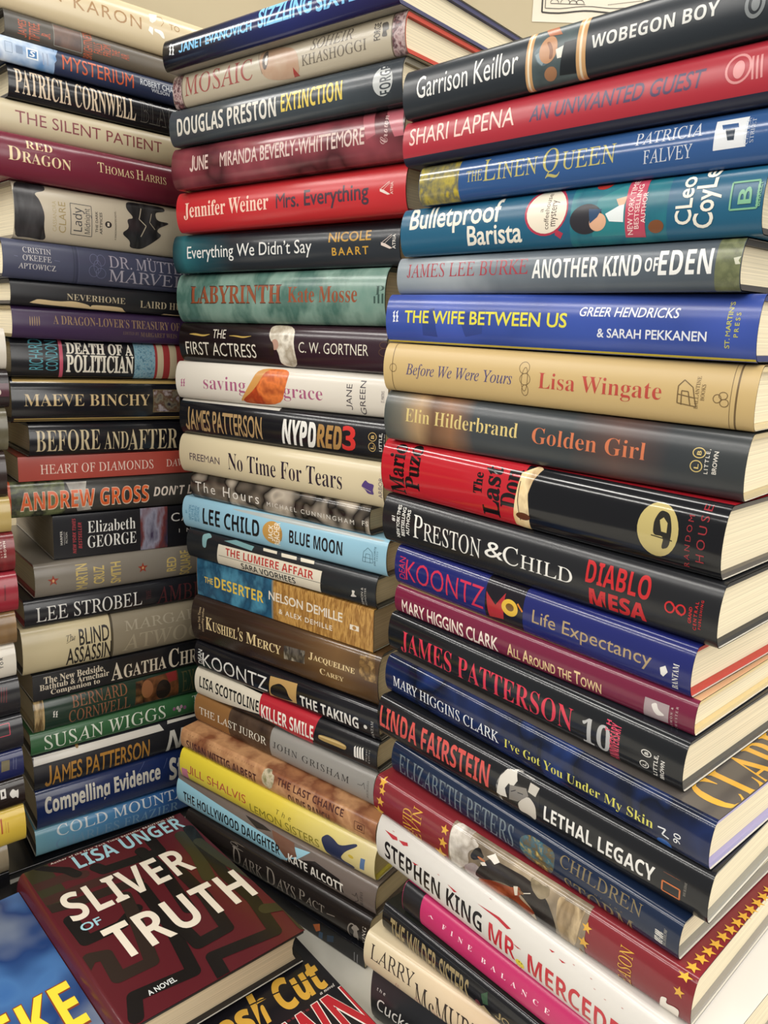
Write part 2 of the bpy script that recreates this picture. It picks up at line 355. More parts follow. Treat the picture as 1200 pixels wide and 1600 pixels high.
# one record per book: binding, label, group, place, turn, tilt, roll, thickness, height, width, rounding, gloss,
# spine / front / back ink, board colour, page colour, then the print (lettering, shapes) in metres along the spine and parts of its thickness
BOOKS = [
('h', 'cream hardcover topmost in the left stack, thin gold capitals and silver bird', 'books stacked on the left',
 (-0.33325, 0.60878, 1.50107), 0.76647, -0.01074, 0.0, 0.03203, 0.23819, 0.155, 0.00641, 0.216, '#cdbd9b', '#cdbd9b', '#cdbd9b', '#b7a98c', '#e2d5b6', [
  ('t','JAN','g','#a07d55',0.06429,0.4634,0.09237,0.69079,0,1.52),
  ('t','KARON','g','#a07d55',0.10184,0.42295,0.15833,0.70478,0,1.16),
  ('t','TO','g','#a07d55',0.18396,0.63362,0.19366,0.7778,0,1.0),
  ('p','#dedad0',[(0.16606,0.86784),(0.1736,0.90912),(0.1716,0.73289),(0.16811,0.65056),(0.16584,0.68165)]),
  ('p','#efece4',[(0.16552,0.561),(0.16866,0.53754),(0.16828,0.37013),(0.1643,0.45175)]),
  ('p','#efece4',[(0.17202,0.54176),(0.17491,0.53885),(0.17627,0.53079),(0.17747,0.50959),(0.17811,0.48243),(0.17886,0.42271),(0.17911,0.39626),(0.17906,0.37616),(0.17874,0.36897),(0.1778,0.36745),(0.17727,0.37014),(0.17662,0.37971),(0.17607,0.39301),(0.17507,0.42345),(0.17446,0.4377),(0.17365,0.44993),(0.1729,0.45601),(0.17146,0.46203),(0.17079,0.46775),(0.17022,0.47892),(0.16994,0.49184),(0.16968,0.51954),(0.16989,0.5316),(0.17076,0.53994)]),
  ('l','#a07d55',[(0.17314,0.85807),(0.1773,0.8748),(0.17895,0.75496),(0.1761,0.64313)],0.4),
 ]),
('h', 'brown grey hardcover second in the left stack with small rotated orange words', 'books stacked on the left',
 (-0.2968, 0.64149, 1.48169), 0.79358, -0.01095, 0.0, 0.01862, 0.2259, 0.155, 0.00372, 0.324, ('u', ((0, '#45423c'), (0.35, '#544c42'), (1, '#6d6350')), 0.04), ('u', ((0, '#45423c'), (0.35, '#544c42'), (1, '#6d6350')), 0.04), ('u', ((0, '#45423c'), (0.35, '#544c42'), (1, '#6d6350')), 0.04), '#3a3634', '#e2d5b6', [
  ('t','JAMES','g','#b4573a',0.00939,0.126,0.01589,0.73234,1,1.0),
  ('t','TIPTREE,','g','#b4573a',0.01777,0.09673,0.02586,0.76553,1,1.0),
  ('t','JR.','g','#b4573a',0.02658,0.30531,0.03387,0.50669,1,1.0),
  ('p',('n',('#4b4140','#6e584e','#3c3a3c'),40,2,4),[(0.0368,0.15622),(0.05852,0.15622),(0.05852,0.93991),(0.0368,0.93991)]),
  ('l','#8c8d86',[(0.03675,0.14312),(0.05898,0.14312),(0.05898,0.98066),(0.03675,0.98066),(0.03675,0.14312)],0.4),
  ('t','BRIGHTNESS','g','#b4573a',0.06018,0.01455,0.06748,1.02286,1,1.0),
  ('t','FALLS','g','#b4573a',0.06846,0.29944,0.07562,0.70183,1,1.0),
  ('t','FROM','g','#b4573a',0.0763,0.30371,0.08313,0.74692,1,1.0),
  ('t','THE','g','#b4573a',0.08425,0.39022,0.09073,0.62818,1,1.0),
  ('t','AIR','g','#b4573a',0.09188,0.37374,0.09892,0.59175,1,1.0),
 ]),
('h', 'navy hardcover in the left stack with orange capitals and pale blue end', 'books stacked on the left',
 (-0.30773, 0.62794, 1.46424), 0.79643, -0.01222, 0.0, 0.01746, 0.23621, 0.155, 0.00349, 0.288, '#1f2a45', '#1f2a45', '#1f2a45', '#3a3634', '#e2d5b6', [
  ('p',('n',('#9fb4c8','#4f7fb0','#c2cedb','#3f6ea5'),25,2,4),[(0.00491,-0.04),(0.05271,-0.04),(0.05271,1.04),(0.00491,1.04)]),
  ('p',('n',('#9fb4c8','#4f7fb0','#c2cedb','#3f6ea5'),25,2,4),[(0.05328,1.00886),(0.05673,1.02462),(0.05369,0.69451),(0.05437,0.52363),(0.05063,0.22702)]),
  ('p','#d9dfe2',[(0.03137,0.30838),(0.04021,0.30838),(0.04021,0.72952),(0.03137,0.72952)]),
  ('p','#2d6aa0',[(0.03239,0.36174),(0.03915,0.36174),(0.03915,0.65944),(0.03239,0.65944)]),
  ('t','S','SI','#e8eaea',0.03353,0.41063,0.03825,0.64134,0,1.0),
  ('l','#6d8099',[(0.01589,0.35239),(0.02098,0.35239),(0.02098,0.75586),(0.01589,0.75586),(0.01589,0.35239)],0.3),
  ('p','#7487a0',[(0.02371,0.39624),(0.02869,0.39624),(0.02869,0.70255),(0.02371,0.70255)]),
  ('l','#8f9db5',[(0.0438,0.69038),(0.04427,0.22209)],1),
  ('l','#8f9db5',[(0.04704,0.69606),(0.0475,0.22545)],1),
  ('t','MYSTERIUM','g','#b9522e',0.05897,0.25658,0.11909,0.85117,0,1.0),
  ('t','ROBERT CHARLES','gb','#b6bbc4',0.12507,0.5145,0.16656,0.77913,0,1.0),
  ('t','WILSON','gb','#b6bbc4',0.13514,0.31696,0.15228,0.48004,0,1.0),
 ]),
('h', 'black hardcover in the left stack with tall condensed cream serif capitals', 'books stacked on the left',
 (-0.29827, 0.64332, 1.44026), 0.79226, -0.0145, 0.0, 0.02341, 0.23602, 0.155, 0.00468, 0.18, '#15161b', '#15161b', '#15161b', '#3a3634', '#e2d5b6', [
  ('t','PATRICIA CORNWELL','T','#cdbba2',0.0048,0.18039,0.10355,0.90873,0,1.0),
  ('t','BLACK','T','#6f6c66',0.10795,0.19614,0.15089,0.92868,0,1.0),
  ('t','BLACK','t','#15161b',0.10807,0.2049,0.1505,0.90395,0,1.0),
 ]),
('h', 'plain beige hardcover in the left stack with spaced maroon capitals', 'books stacked on the left',
 (-0.31393, 0.63271, 1.4153), 0.77393, -0.01763, 0.0, 0.02491, 0.2385, 0.155, 0.00498, 0.324, '#bdb193', '#bdb193', '#bdb193', '#3a3634', '#e2d5b6', [
  ('t','THE SILENT PATIENT','g','#78363c',0.02303,0.35367,0.14606,0.70212,0,1.0),
 ]),
('h', 'burgundy hardcover in the left stack with two sizes of cream serif capitals', 'books stacked on the left',
 (-0.3098, 0.62769, 1.38234), 0.80329, -0.02093, 0.0, 0.03285, 0.23823, 0.155, 0.00657, 0.216, '#6b2334', '#6b2334', '#6b2334', '#3a3634', '#e2d5b6', [
  ('t','RED','t','#dbc79d',0.0268,0.69749,0.04759,0.87241,0,1.0),
  ('t','Dragon','tS','#dbc79d',0.013,0.37609,0.06188,0.67931,0,1.0),
  ('t','Thomas Harris','tcs','#dbc79d',0.08436,0.48356,0.14754,0.71266,0,1.0),
 ]),
('h', 'thick off-white hardcover in the left stack with black ink figures at both ends', 'books stacked on the left',
 (-0.30402, 0.64532, 1.33795), 0.7733, -0.02367, 0.0, 0.04371, 0.22701, 0.155, 0.00874, 0.288, '#bcb29d', '#2c2a29', '#bcb29d', '#8a7f6c', '#e2d5b6', [
  ('p',('n',('#242325','#3c3b3d','#19191b','#5a5858'),45,3,4),[(0.00475,0.98475),(0.00905,0.98768),(0.01152,0.9894),(0.01464,0.99158),(0.01737,0.99354),(0.02255,0.99821),(0.02451,0.99306),(0.02584,0.97926),(0.02615,0.96211),(0.02586,0.92541),(0.02539,0.90681),(0.02418,0.88684),(0.02263,0.87207),(0.01921,0.84782),(0.01786,0.83276),(0.01721,0.8117),(0.01748,0.79162),(0.01896,0.75249),(0.01974,0.7257),(0.0206,0.68445),(0.02128,0.64258),(0.02248,0.55846),(0.02301,0.51125),(0.02332,0.45363),(0.02333,0.40485),(0.02307,0.31636),(0.02308,0.26845),(0.02331,0.213),(0.02369,0.16847),(0.02472,0.09072),(0.02465,0.05759),(0.02325,0.03528),(0.02088,0.03076),(0.01517,0.03909),(0.01226,0.04218),(0.00919,0.04314),(0.00698,0.04166),(0.00341,0.03633),(0.0014,0.06951),(0.0003,0.17684),(0.0003,0.32399),(0.0003,0.66231),(0.0003,0.81703),(0.00216,0.93887)]),
  ('t','CASSANDRA','g','#aa9c76',0.0299,0.20665,0.03302,0.7396,1,1.0),
  ('t','CLARE','g','#9b8a5e',0.03484,0.19751,0.04058,0.7414,1,1.0),
  ('l','#3b3d46',[(0.04468,0.19478),(0.06231,0.19478),(0.06231,0.74743),(0.04468,0.74743),(0.04468,0.19478)],0.5),
  ('t','Lady','s','#33363e',0.04635,0.2599,0.05387,0.68562,1,1.0),
  ('t','Midnight','s','#33363e',0.05592,0.2354,0.06072,0.69265,1,1.0),
  ('t','THE DARK','gb','#4a4844',0.0654,0.28307,0.06754,0.66927,1,1.0),
  ('t','ARTIFICES','gb','#4a4844',0.06904,0.26205,0.07135,0.65854,1,1.0),
  ('e','#201f20',0.07664,0.45743,0.00292,0.05924),
  ('t','1','gb','#cfc6b2',0.07567,0.4246,0.07754,0.49038,1,1.0),
  ('t','A SHADOWHUNTERS NOVEL','g','#5a564e',0.08238,0.19109,0.08396,0.72653,1,1.0),
  ('p',('n',('#242325','#3c3b3d','#19191b','#5a5858'),45,3,4),[(0.09967,0.95759),(0.10473,0.96093),(0.10785,0.96229),(0.11214,0.96296),(0.11618,0.96271),(0.12406,0.96129),(0.12756,0.95685),(0.13015,0.94511),(0.13098,0.93023),(0.13094,0.8979),(0.13055,0.88207),(0.12934,0.86654),(0.12771,0.85642),(0.12406,0.84162),(0.12246,0.82846),(0.1213,0.8038),(0.12098,0.77596),(0.12124,0.71737),(0.12193,0.69116),(0.12368,0.67074),(0.12591,0.66285),(0.13085,0.6596),(0.1326,0.65324),(0.13286,0.63743),(0.13155,0.61754),(0.1274,0.57403),(0.12547,0.5518),(0.12379,0.52836),(0.12292,0.51145),(0.12198,0.48417),(0.12179,0.46931),(0.12214,0.45196),(0.12291,0.43786),(0.12491,0.41288),(0.12538,0.39445),(0.12481,0.36423),(0.12341,0.33241),(0.11981,0.26765),(0.11787,0.23379),(0.1156,0.19663),(0.11374,0.16853),(0.1105,0.12161),(0.10866,0.10122),(0.10633,0.08658),(0.10425,0.08242),(0.10037,0.0845),(0.09862,0.09022),(0.09729,0.10535),(0.09681,0.1249),(0.09677,0.16866),(0.09643,0.19319),(0.0954,0.22285),(0.09403,0.24771),(0.09098,0.29253),(0.08992,0.31714),(0.08977,0.34623),(0.09057,0.3702),(0.09314,0.4132),(0.0942,0.43875),(0.09479,0.47222),(0.09471,0.50243),(0.09393,0.55962),(0.09388,0.58661),(0.09447,0.61034),(0.09549,0.62287),(0.09798,0.63675),(0.09881,0.64939),(0.09881,0.67345),(0.09798,0.7009),(0.09557,0.7593),(0.09457,0.79086),(0.09395,0.82714),(0.09391,0.8561),(0.09448,0.90731),(0.09536,0.93099),(0.09732,0.95)]),
  ('l','#b5ab96',[(0.10777,0.86033),(0.10478,0.64687),(0.11111,0.53183),(0.10624,0.31657)],0.8),
  ('l','#a89e8a',[(0.11715,0.78873),(0.11461,0.61009),(0.11947,0.48905)],0.6),
 ]),
('h', 'slate blue hardcover in the left stack with three short centred author lines', 'books stacked on the left',
 (-0.31082, 0.63695, 1.30773), 0.77076, -0.02629, 0.0, 0.03034, 0.23384, 0.155, 0.00607, 0.324, '#40445a', '#40445a', '#40445a', '#3a3634', '#e2d5b6', [
  ('p','#34384c',[(0.05593,-0.04),(0.05741,-0.04),(0.05741,1.04),(0.05593,1.04)]),
  ('p','#30344a',[(0.058,-0.04),(0.06008,-0.04),(0.06008,1.04),(0.058,1.04)]),
  ('p','#4a4e66',[(0.06008,-0.04),(0.06083,-0.04),(0.06083,1.04),(0.06008,1.04)]),
  ('p','#2f3246',[(0.118,0.12),(0.23354,0.12),(0.23354,0.15),(0.118,0.15)]),
  ('p','#2f3246',[(0.118,0.86),(0.23354,0.86),(0.23354,0.89),(0.118,0.89)]),
  ('t','CRISTIN','tc','#c6c3c2',0.01554,0.67941,0.0378,0.81655,0,1.0),
  ('t',"O'KEEFE",'tc','#c6c3c2',0.01525,0.47908,0.03782,0.62369,0,1.0),
  ('t','APTOWICZ','tc','#c6c3c2',0.01154,0.26754,0.0414,0.40242,0,1.0),
  ('l','#6c7090',[(0.0087,0.56873),(0.01134,0.55625)],0.3),
  ('l','#6c7090',[(0.04033,0.54701),(0.04462,0.53905)],0.3),
  ('o','#6f7392',0.0737,0.69911,0.00373,0.14117,0.3),
  ('o','#6f7392',0.07984,0.68501,0.00377,0.15407,0.3),
  ('o','#6f7392',0.07327,0.37754,0.00429,0.15189,0.3),
  ('o','#6f7392',0.07946,0.33781,0.00443,0.14095,0.3),
  ('o','#6f7392',0.07641,0.50644,0.00329,0.17901,0.3),
  ('t','DR. MUTTER’S','tc','#a8a3ae',0.08697,0.52865,0.17419,0.84562,0,1.0),
  ('t','MARVELS','tc','#a8a3ae',0.0867,0.14994,0.16811,0.47402,0,1.0),
  ('e','#a8a3ae',0.1236,0.88479,0.00062,0.0281),
  ('e','#a8a3ae',0.1264,0.8746,0.00064,0.02809),
 ]),
('h', 'black hardcover in the left stack with torn cream edge under spaced small capitals', 'books stacked on the left',
 (-0.30878, 0.64312, 1.28709), 0.74821, -0.02841, 0.0, 0.02019, 0.22533, 0.155, 0.00404, 0.36, '#18191d', '#18191d', '#18191d', '#3a3634', '#e2d5b6', [
  ('t','NEVERHOME','t','#b6a88b',0.04489,0.34089,0.09604,0.59237,0,1.0),
  ('t','LAIRD HUNT','t','#b6a88b',0.11002,0.24803,0.16198,0.54978,0,1.0),
  ('p','#cdb68c',[(0.01483,0.125),(0.01602,0.15668),(0.01671,0.17497),(0.0176,0.19814),(0.01838,0.21847),(0.01985,0.25634),(0.02115,0.2712),(0.02359,0.27783),(0.02635,0.27398),(0.03225,0.25561),(0.03541,0.25011),(0.03896,0.25215),(0.04172,0.26113),(0.04645,0.28615),(0.04904,0.29311),(0.05207,0.28877),(0.05454,0.2745),(0.05891,0.23582),(0.06098,0.21481),(0.06275,0.19064),(0.06365,0.17139),(0.06456,0.13787),(0.065,0.12715),(0.0654,0.12853),(0.06563,0.14157),(0.06592,0.17935),(0.06709,0.19571),(0.07031,0.20701),(0.07452,0.20948),(0.08406,0.20547),(0.08847,0.1975),(0.09207,0.17757),(0.09364,0.15232),(0.09479,0.09658),(0.09543,0.06974),(0.09618,0.04496),(0.09678,0.03051),(0.09783,0.01197),(0.0946,0.00812),(0.08394,0.0148),(0.06979,0.02961),(0.03929,0.06615),(0.0265,0.08529),(0.01743,0.10724)]),
  ('p','#cdb68c',[(0.13025,-0.02829),(0.13379,0.04613),(0.14993,0.0335),(0.15069,-0.04451)]),
 ]),
('h', 'purple hardcover in the left stack with small gold capitals and gold bar emblem', 'books stacked on the left',
 (-0.31188, 0.64773, 1.26063), 0.73764, -0.0299, 0.0, 0.02619, 0.23372, 0.155, 0.00524, 0.288, '#3b2849', '#3b2849', '#3b2849', '#8a7a58', '#e2d5b6', [
  ('e','#93795a',0.01397,0.54313,0.00042,0.14756),
  ('e','#93795a',0.01578,0.53641,0.00043,0.14785),
  ('e','#93795a',0.01761,0.55143,0.00042,0.1481),
  ('e','#93795a',0.01943,0.54469,0.00043,0.14839),
  ('e','#93795a',0.02128,0.55978,0.00042,0.14864),
  ('t','A DRAGON-LOVER’S TREASURY OF','t','#93795a',0.03271,0.49032,0.14874,0.76455,0,1.0),
  ('t','EDITED BY','t','#6d5a52',0.09353,0.26797,0.10857,0.37037,0,1.0),
  ('t','MARGARET WEIS','t','#7d674f',0.11009,0.22413,0.14575,0.37874,0,1.0),
 ]),
('h', 'black hardcover in the left stack with slab title, red stripes and blue speckle', 'books stacked on the left',
 (-0.31791, 0.65292, 1.2285), 0.70556, -0.03012, 0.0, 0.03176, 0.21457, 0.155, 0.00635, 0.216, '#191a1e', '#191a1e', '#191a1e', '#3a3634', '#e2d5b6', [
  ('t','RICHARD','g','#4f97a3',0.01397,0.1957,0.0253,0.99692,1,1.0),
  ('t','CONDON','g','#4f97a3',0.02738,0.18005,0.03754,0.9711,1,1.0),
  ('p','#bd5468',[(0.03888,-0.04),(0.04182,-0.04),(0.04182,1.04),(0.03888,1.04)]),
  ('t','DEATH OF A','Tx','#e2dccc',0.0449,0.65494,0.10411,0.94723,0,1.0),
  ('t','POLITICIAN','Tx','#e2dccc',0.04454,0.16272,0.10477,0.63137,0,1.0),
  ('p',('n',('#5b8aa0','#86a9b5','#456f86'),400,20,2),[(0.10556,-0.04),(0.12536,-0.04),(0.12536,1.04),(0.10556,1.04)]),
  ('p','#9c3838',[(0.12536,-0.04),(0.12777,-0.04),(0.12777,1.04),(0.12536,1.04)]),
  ('p','#c5b696',[(0.12777,-0.04),(0.13368,-0.04),(0.13368,1.04),(0.12777,1.04)]),
  ('p','#9c3838',[(0.13368,-0.04),(0.14001,-0.04),(0.14001,1.04),(0.13368,1.04)]),
  ('p','#c5b696',[(0.14001,-0.04),(0.14694,-0.04),(0.14694,1.04),(0.14001,1.04)]),
  ('p','#9c3838',[(0.14694,-0.04),(0.15414,-0.04),(0.15414,1.04),(0.14694,1.04)]),
  ('p','#c5b696',[(0.15414,-0.04),(0.16142,-0.04),(0.16142,1.04),(0.15414,1.04)]),
  ('p','#9c3838',[(0.16142,-0.04),(0.16881,-0.04),(0.16881,1.04),(0.16142,1.04)]),
 ]),
('h', 'thick black hardcover in the left stack with gold border lines and small picture', 'books stacked on the left',
 (-0.32237, 0.65627, 1.18892), 0.68472, -0.0296, 0.0, 0.03909, 0.21376, 0.155, 0.00782, 0.144, '#15161b', '#15161b', '#15161b', '#3a3634', '#e2d5b6', [
  ('p','#b89b5d',[(0.002,0.89),(0.21346,0.89),(0.21346,0.955),(0.002,0.955)]),
  ('p','#7d6a40',[(0.002,0.965),(0.21346,0.965),(0.21346,0.985),(0.002,0.985)]),
  ('p','#8f7a4c',[(0.002,0.03),(0.21346,0.03),(0.21346,0.06),(0.002,0.06)]),
  ('p','#b89b5d',[(0.002,0.075),(0.21346,0.075),(0.21346,0.1),(0.002,0.1)]),
  ('t','MAEVE BINCHY','t','#ccb486',0.00998,0.3773,0.12077,0.64275,0,1.0),
  ('p',('n',('#4a3d52','#a89fa0','#5a4030','#77705f','#2b2530'),90,4,4),[(0.12464,0.22681),(0.14986,0.22681),(0.14986,0.7421),(0.12464,0.7421)]),
  ('l','#8a7650',[(0.12433,0.21775),(0.15027,0.21775),(0.15027,0.75031),(0.12433,0.75031),(0.12433,0.21775)],0.4),
 ]),
('h', 'black hardcover in the left stack with tall cream title in three words', 'books stacked on the left',
 (-0.31304, 0.66478, 1.15847), 0.68989, -0.02902, 0.0, 0.02956, 0.22082, 0.155, 0.00591, 0.18, '#16171c', '#16171c', '#16171c', '#232223', '#e2d5b6', [
  ('t','BEFORE','t','#caba96',0.0053,0.15287,0.06104,0.79009,0,1.0),
  ('t','AND','t','#caba96',0.06489,0.14796,0.08727,0.70319,0,1.0),
  ('t','AFTER','t','#caba96',0.08722,0.08454,0.13654,0.75273,0,1.0),
 ]),
('p', 'thin brick red paperback in the left stack with white capitals and pale pages', 'books stacked on the left',
 (-0.32131, 0.66049, 1.13628), 0.65943, -0.02857, 0.0, 0.02201, 0.23077, 0.145, 0.0006, 0.288, '#a9473b', '#a9473b', '#a9473b', '#3a3634', '#e2d5b6', [
  ('t','HEART OF DIAMONDS','tc','#e8d0c2',0.01822,0.27144,0.12139,0.65755,0,1.0),
  ('t','DAVID','tc','#e8d0c2',0.13436,0.31319,0.16008,0.6357,0,1.0),
 ]),
('h', 'grey hardcover in the left stack with large orange capitals outlined in cream', 'books stacked on the left',
 (-0.33112, 0.65999, 1.10345), 0.64189, -0.02791, 0.0, 0.03262, 0.22501, 0.155, 0.00652, 0.216, ('n', ('#2f2e2b', '#3f3d3a', '#262524'), 14, 1, 4), ('n', ('#2f2e2b', '#3f3d3a', '#262524'), 14, 1, 4), ('n', ('#2f2e2b', '#3f3d3a', '#262524'), 14, 1, 4), '#9c4a2c', '#e2d5b6', [
  ('p',('n',('#3b4030','#6d7450','#2a2b26','#555c42'),70,4,6),[(0.0003,-0.04),(0.04539,-0.04),(0.04539,1.04),(0.0003,1.04)]),
  ('p','#c0512c',[(0.0003,-0.04),(-0.00189,-0.04),(-0.00189,1.04),(0.0003,1.04)]),
  ('p',('n',('#8f8a84','#b5afa6','#6a6660'),30,2,4),[(0.04729,0.90572),(0.06524,0.91964),(0.06243,0.4854),(0.06921,0.09269),(0.05662,0.07177)]),
  ('t','ANDREW GROSS','Sx','#e6cdb4',0.00738,0.19712,0.12327,0.72498,0,1.0),
  ('t','ANDREW GROSS','S','#db6433',0.00777,0.21571,0.12269,0.71014,0,1.0),
  ('t','DON’T LOOK','SI','#e4d6c8',0.12757,0.35658,0.19047,0.63849,0,1.0),
 ]),
('p', 'black paperback set back in the left stack with white name and purple picture', 'books stacked on the left',
 (-0.30169, 0.6757, 1.06073), 0.64938, -0.02765, 0.0, 0.04134, 0.19945, 0.155, 0.0006, 0.252, '#17181d', '#17181d', '#17181d', '#3a3634', '#8f8471', [
  ('t','HARPER','gb','#cfcac2',0.00591,0.33335,0.00791,0.65286,1,1.17),
  ('p','#cfcac2',[(0.00935,0.33217),(0.00955,0.33217),(0.00955,0.63263),(0.00935,0.63263)]),
  ('t','FICTION','g','#bdb8b0',0.01054,0.36542,0.0124,0.613,1,1.0),
  ('t','NEW YORK TIMES','SI','#a4383f',0.01681,0.1055,0.01995,0.91839,1,1.0),
  ('t','BESTSELLER','SI','#a4383f',0.022,0.20609,0.02516,0.81437,1,1.0),
  ('t','Elizabeth','t','#e3e1da',0.03067,0.54836,0.07568,0.82335,0,1.0),
  ('t','GEORGE','t','#e3e1da',0.03024,0.1992,0.07636,0.48056,0,1.0),
  ('p',('n',('#3a2f48','#8d8c9c','#6a3230','#2b2b3b','#584664'),50,3,5),[(0.08049,-0.04),(0.10784,-0.04),(0.10784,1.04),(0.08049,1.04)]),
  ('t','CARELESS','g','#cfccc6',0.11161,0.62487,0.18019,0.83384,0,1.14),
  ('t','IN RED','g','#cfccc6',0.11973,0.3354,0.1723,0.42991,0,2.8),
 ]),
('h', 'taupe hardcover in the left stack with two small red stars', 'books stacked on the left',
 (-0.3157, 0.66005, 1.02886), 0.69115, -0.02733, 0.0, 0.03195, 0.23508, 0.155, 0.00639, 0.252, '#7e776c', '#7e776c', '#7e776c', '#8c3436', '#e2d5b6', [
  ('s','#8e3b2c',0.01578,0.49736,0.00519),
  ('e','#c49a6a',0.01579,0.49443,0.00103,0.04458),
  ('s','#8e3b2c',0.09997,0.5018,0.00539),
  ('e','#c49a6a',0.09998,0.49872,0.00105,0.04143),
  ('t','MARTIN','gb','#c4ad68',0.03603,0.10294,0.04643,0.86567,1,1.0),
  ('t','CRUZ','gb','#c4ad68',0.05217,0.19953,0.06206,0.75049,1,1.0),
  ('t','SMITH','gb','#c4ad68',0.06846,0.13914,0.07813,0.79776,1,1.0),
  ('t','RED','gb','#c4ad68',0.12465,0.24725,0.13436,0.70873,1,1.0),
  ('t','SQUARE','gb','#c4ad68',0.13908,0.06089,0.14959,0.86367,1,1.0),
 ]),
('h', 'black hardcover in the left stack with white capitals and red board end', 'books stacked on the left',
 (-0.32328, 0.65226, 1.00242), 0.67967, -0.02679, 0.0, 0.02634, 0.23157, 0.155, 0.00527, 0.216, '#1a1b20', '#1a1b20', '#1a1b20', '#9c3a44', '#e2d5b6', [
  ('t','LEE STROBEL','tc','#dedcd6',0.00989,0.20087,0.10839,0.729,0,1.0),
  ('t','THE','tc','#4d2629',0.11278,0.35963,0.11743,0.73133,1,1.0),
  ('t','AMBITION','tc','#4d2629',0.12365,0.10926,0.21009,0.77399,0,1.0),
 ]),
('h', 'thick cream hardcover in the left stack, right half of spine taupe', 'books stacked on the left',
 (-0.32746, 0.64929, 0.95741), 0.68705, -0.02637, 0.0, 0.04474, 0.23757, 0.155, 0.00895, 0.252, '#c6b893', '#c6b893', '#c6b893', '#3a3634', '#e2d5b6', [
  ('p','#8b816d',[(0.08133,-0.04),(0.23727,-0.04),(0.23727,1.04),(0.08133,1.04)]),
  ('p','#4a4232',[(0.07979,-0.04),(0.08218,-0.04),(0.08218,1.04),(0.07979,1.04)]),
  ('t','The','ti','#2b2722',0.03847,0.6258,0.04673,0.76229,0,1.0),
  ('l','#2b2722',[(0.0383,0.58502),(0.04653,0.66443)],0.4),
  ('t','BLIND','gc','#2a2622',0.05007,0.4864,0.07824,0.83122,0,1.0),
  ('t','MARGARET','tc','#a49b87',0.09367,0.60209,0.19162,0.82586,0,1.0),
  ('t','ATWOOD','tc','#a0967f',0.09168,0.13383,0.19311,0.50448,0,1.0),
  ('t','ASSASSIN','gc','#2a2622',0.03807,0.07701,0.08033,0.4627,0,1.0),
 ]),
('p', 'black paperback in the left stack with three-line cream subtitle beside large capitals', 'books stacked on the left',
 (-0.31823, 0.64888, 0.93115), 0.69483, -0.02631, 0.0, 0.0257, 0.23126, 0.15, 0.0006, 0.252, '#17181c', '#17181c', '#17181c', '#3a3634', '#a89a80', [
  ('t','The New Bedside,','T','#d2c6b0',0.00989,0.61324,0.06624,0.87298,0,1.0),
  ('t','Bathtub & Armchair','T','#d2c6b0',0.00583,0.37916,0.07039,0.60168,0,1.0),
  ('t','Companion to','T','#d2c6b0',0.01556,0.14847,0.06136,0.34463,0,1.0),
  ('t','Agatha','Ts','#d2c6b0',0.07245,0.12411,0.1294,0.82578,0,1.0),
  ('t','Christie','Ts','#d2c6b0',0.13205,0.09337,0.19889,0.87649,0,1.0),
 ]),
('h', 'dark green hardcover in the left stack with ornate gold strip at its left end', 'books stacked on the left',
 (-0.32268, 0.65221, 0.89757), 0.68809, -0.02655, 0.0, 0.03326, 0.2345, 0.155, 0.00665, 0.18, '#1e3327', '#1e3327', '#1e3327', '#9a8a6a', '#e2d5b6', [
  ('p',('n',('#a58a5a','#5d4a2c','#c2a775','#7d6640'),160,6,6),[(0.0003,-0.04),(0.00847,-0.04),(0.00847,1.04),(0.0003,1.04)]),
  ('p','#b89c68',[(0.00847,-0.04),(0.00941,-0.04),(0.00941,1.04),(0.00847,1.04)]),
  ('p','#d8d6cc',[(0.01704,0.58984),(0.019,0.6137),(0.0181,0.54078),(0.01883,0.51423),(0.018,0.45907),(0.01873,0.42094),(0.01683,0.42716),(0.01756,0.49409),(0.01694,0.53015),(0.01766,0.56467)]),
  ('p','#d8d6cc',[(0.01939,0.57054),(0.02135,0.59461),(0.02046,0.52095),(0.02119,0.49411),(0.02037,0.43835),(0.02112,0.39977),(0.0192,0.4061),(0.01992,0.47377),(0.0193,0.51023),(0.02002,0.5451)]),
  ('t','BERNARD','tc','#8c5d42',0.03472,0.56831,0.08815,0.92658,0,1.0),
  ('t','CORNWELL','tc','#8c5d42',0.03145,0.10871,0.09132,0.5003,0,1.0),
  ('p',('n',('#3a2418','#6f4528','#251812','#8a5f3a'),40,2,4),[(0.09741,0.86673),(0.14202,0.93091),(0.14259,0.09762),(0.09613,0.12434)]),
  ('e','#1f1a18',0.12588,0.43244,0.00784,0.3213),
  ('e','#8a5a3a',0.10887,0.57011,0.00606,0.28623),
  ('p','#7a2a28',[(0.12931,0.91043),(0.14101,0.92729),(0.14062,0.64963),(0.1319,0.6277)]),
  ('t','EXCALIBUR','tc','#4b4a30',0.14638,0.17596,0.21001,0.87027,0,1.0),
 ]),
('h', 'green hardcover in the left stack with wide pale capitals and small flowers', 'books stacked on the left',
 (-0.32626, 0.65056, 0.87434), 0.678, -0.02699, 0.0, 0.02297, 0.23708, 0.155, 0.00459, 0.252, '#34633d', '#34633d', '#34633d', '#3a3634', '#e2d5b6', [
  ('t','SUSAN WIGGS','tc','#dbe1d2',0.01224,0.19046,0.13206,0.80607,0,1.0),
  ('e','#8a5a7a',0.14138,0.51443,0.00153,0.08776),
  ('e','#c9c0b8',0.14529,0.52926,0.00153,0.08741),
  ('e','#b58aa0',0.14922,0.54407,0.00153,0.08707),
  ('e','#8a5a7a',0.15316,0.46226,0.00161,0.09078),
  ('e','#c9c0b8',0.14729,0.38896,0.00165,0.09384),
  ('t','TABLE','tc','#dbe1d2',0.16191,0.62366,0.211,0.89511,0,1.7),
 ]),
('h', 'black hardcover in the left stack with bronze capitals below a white strip', 'books stacked on the left',
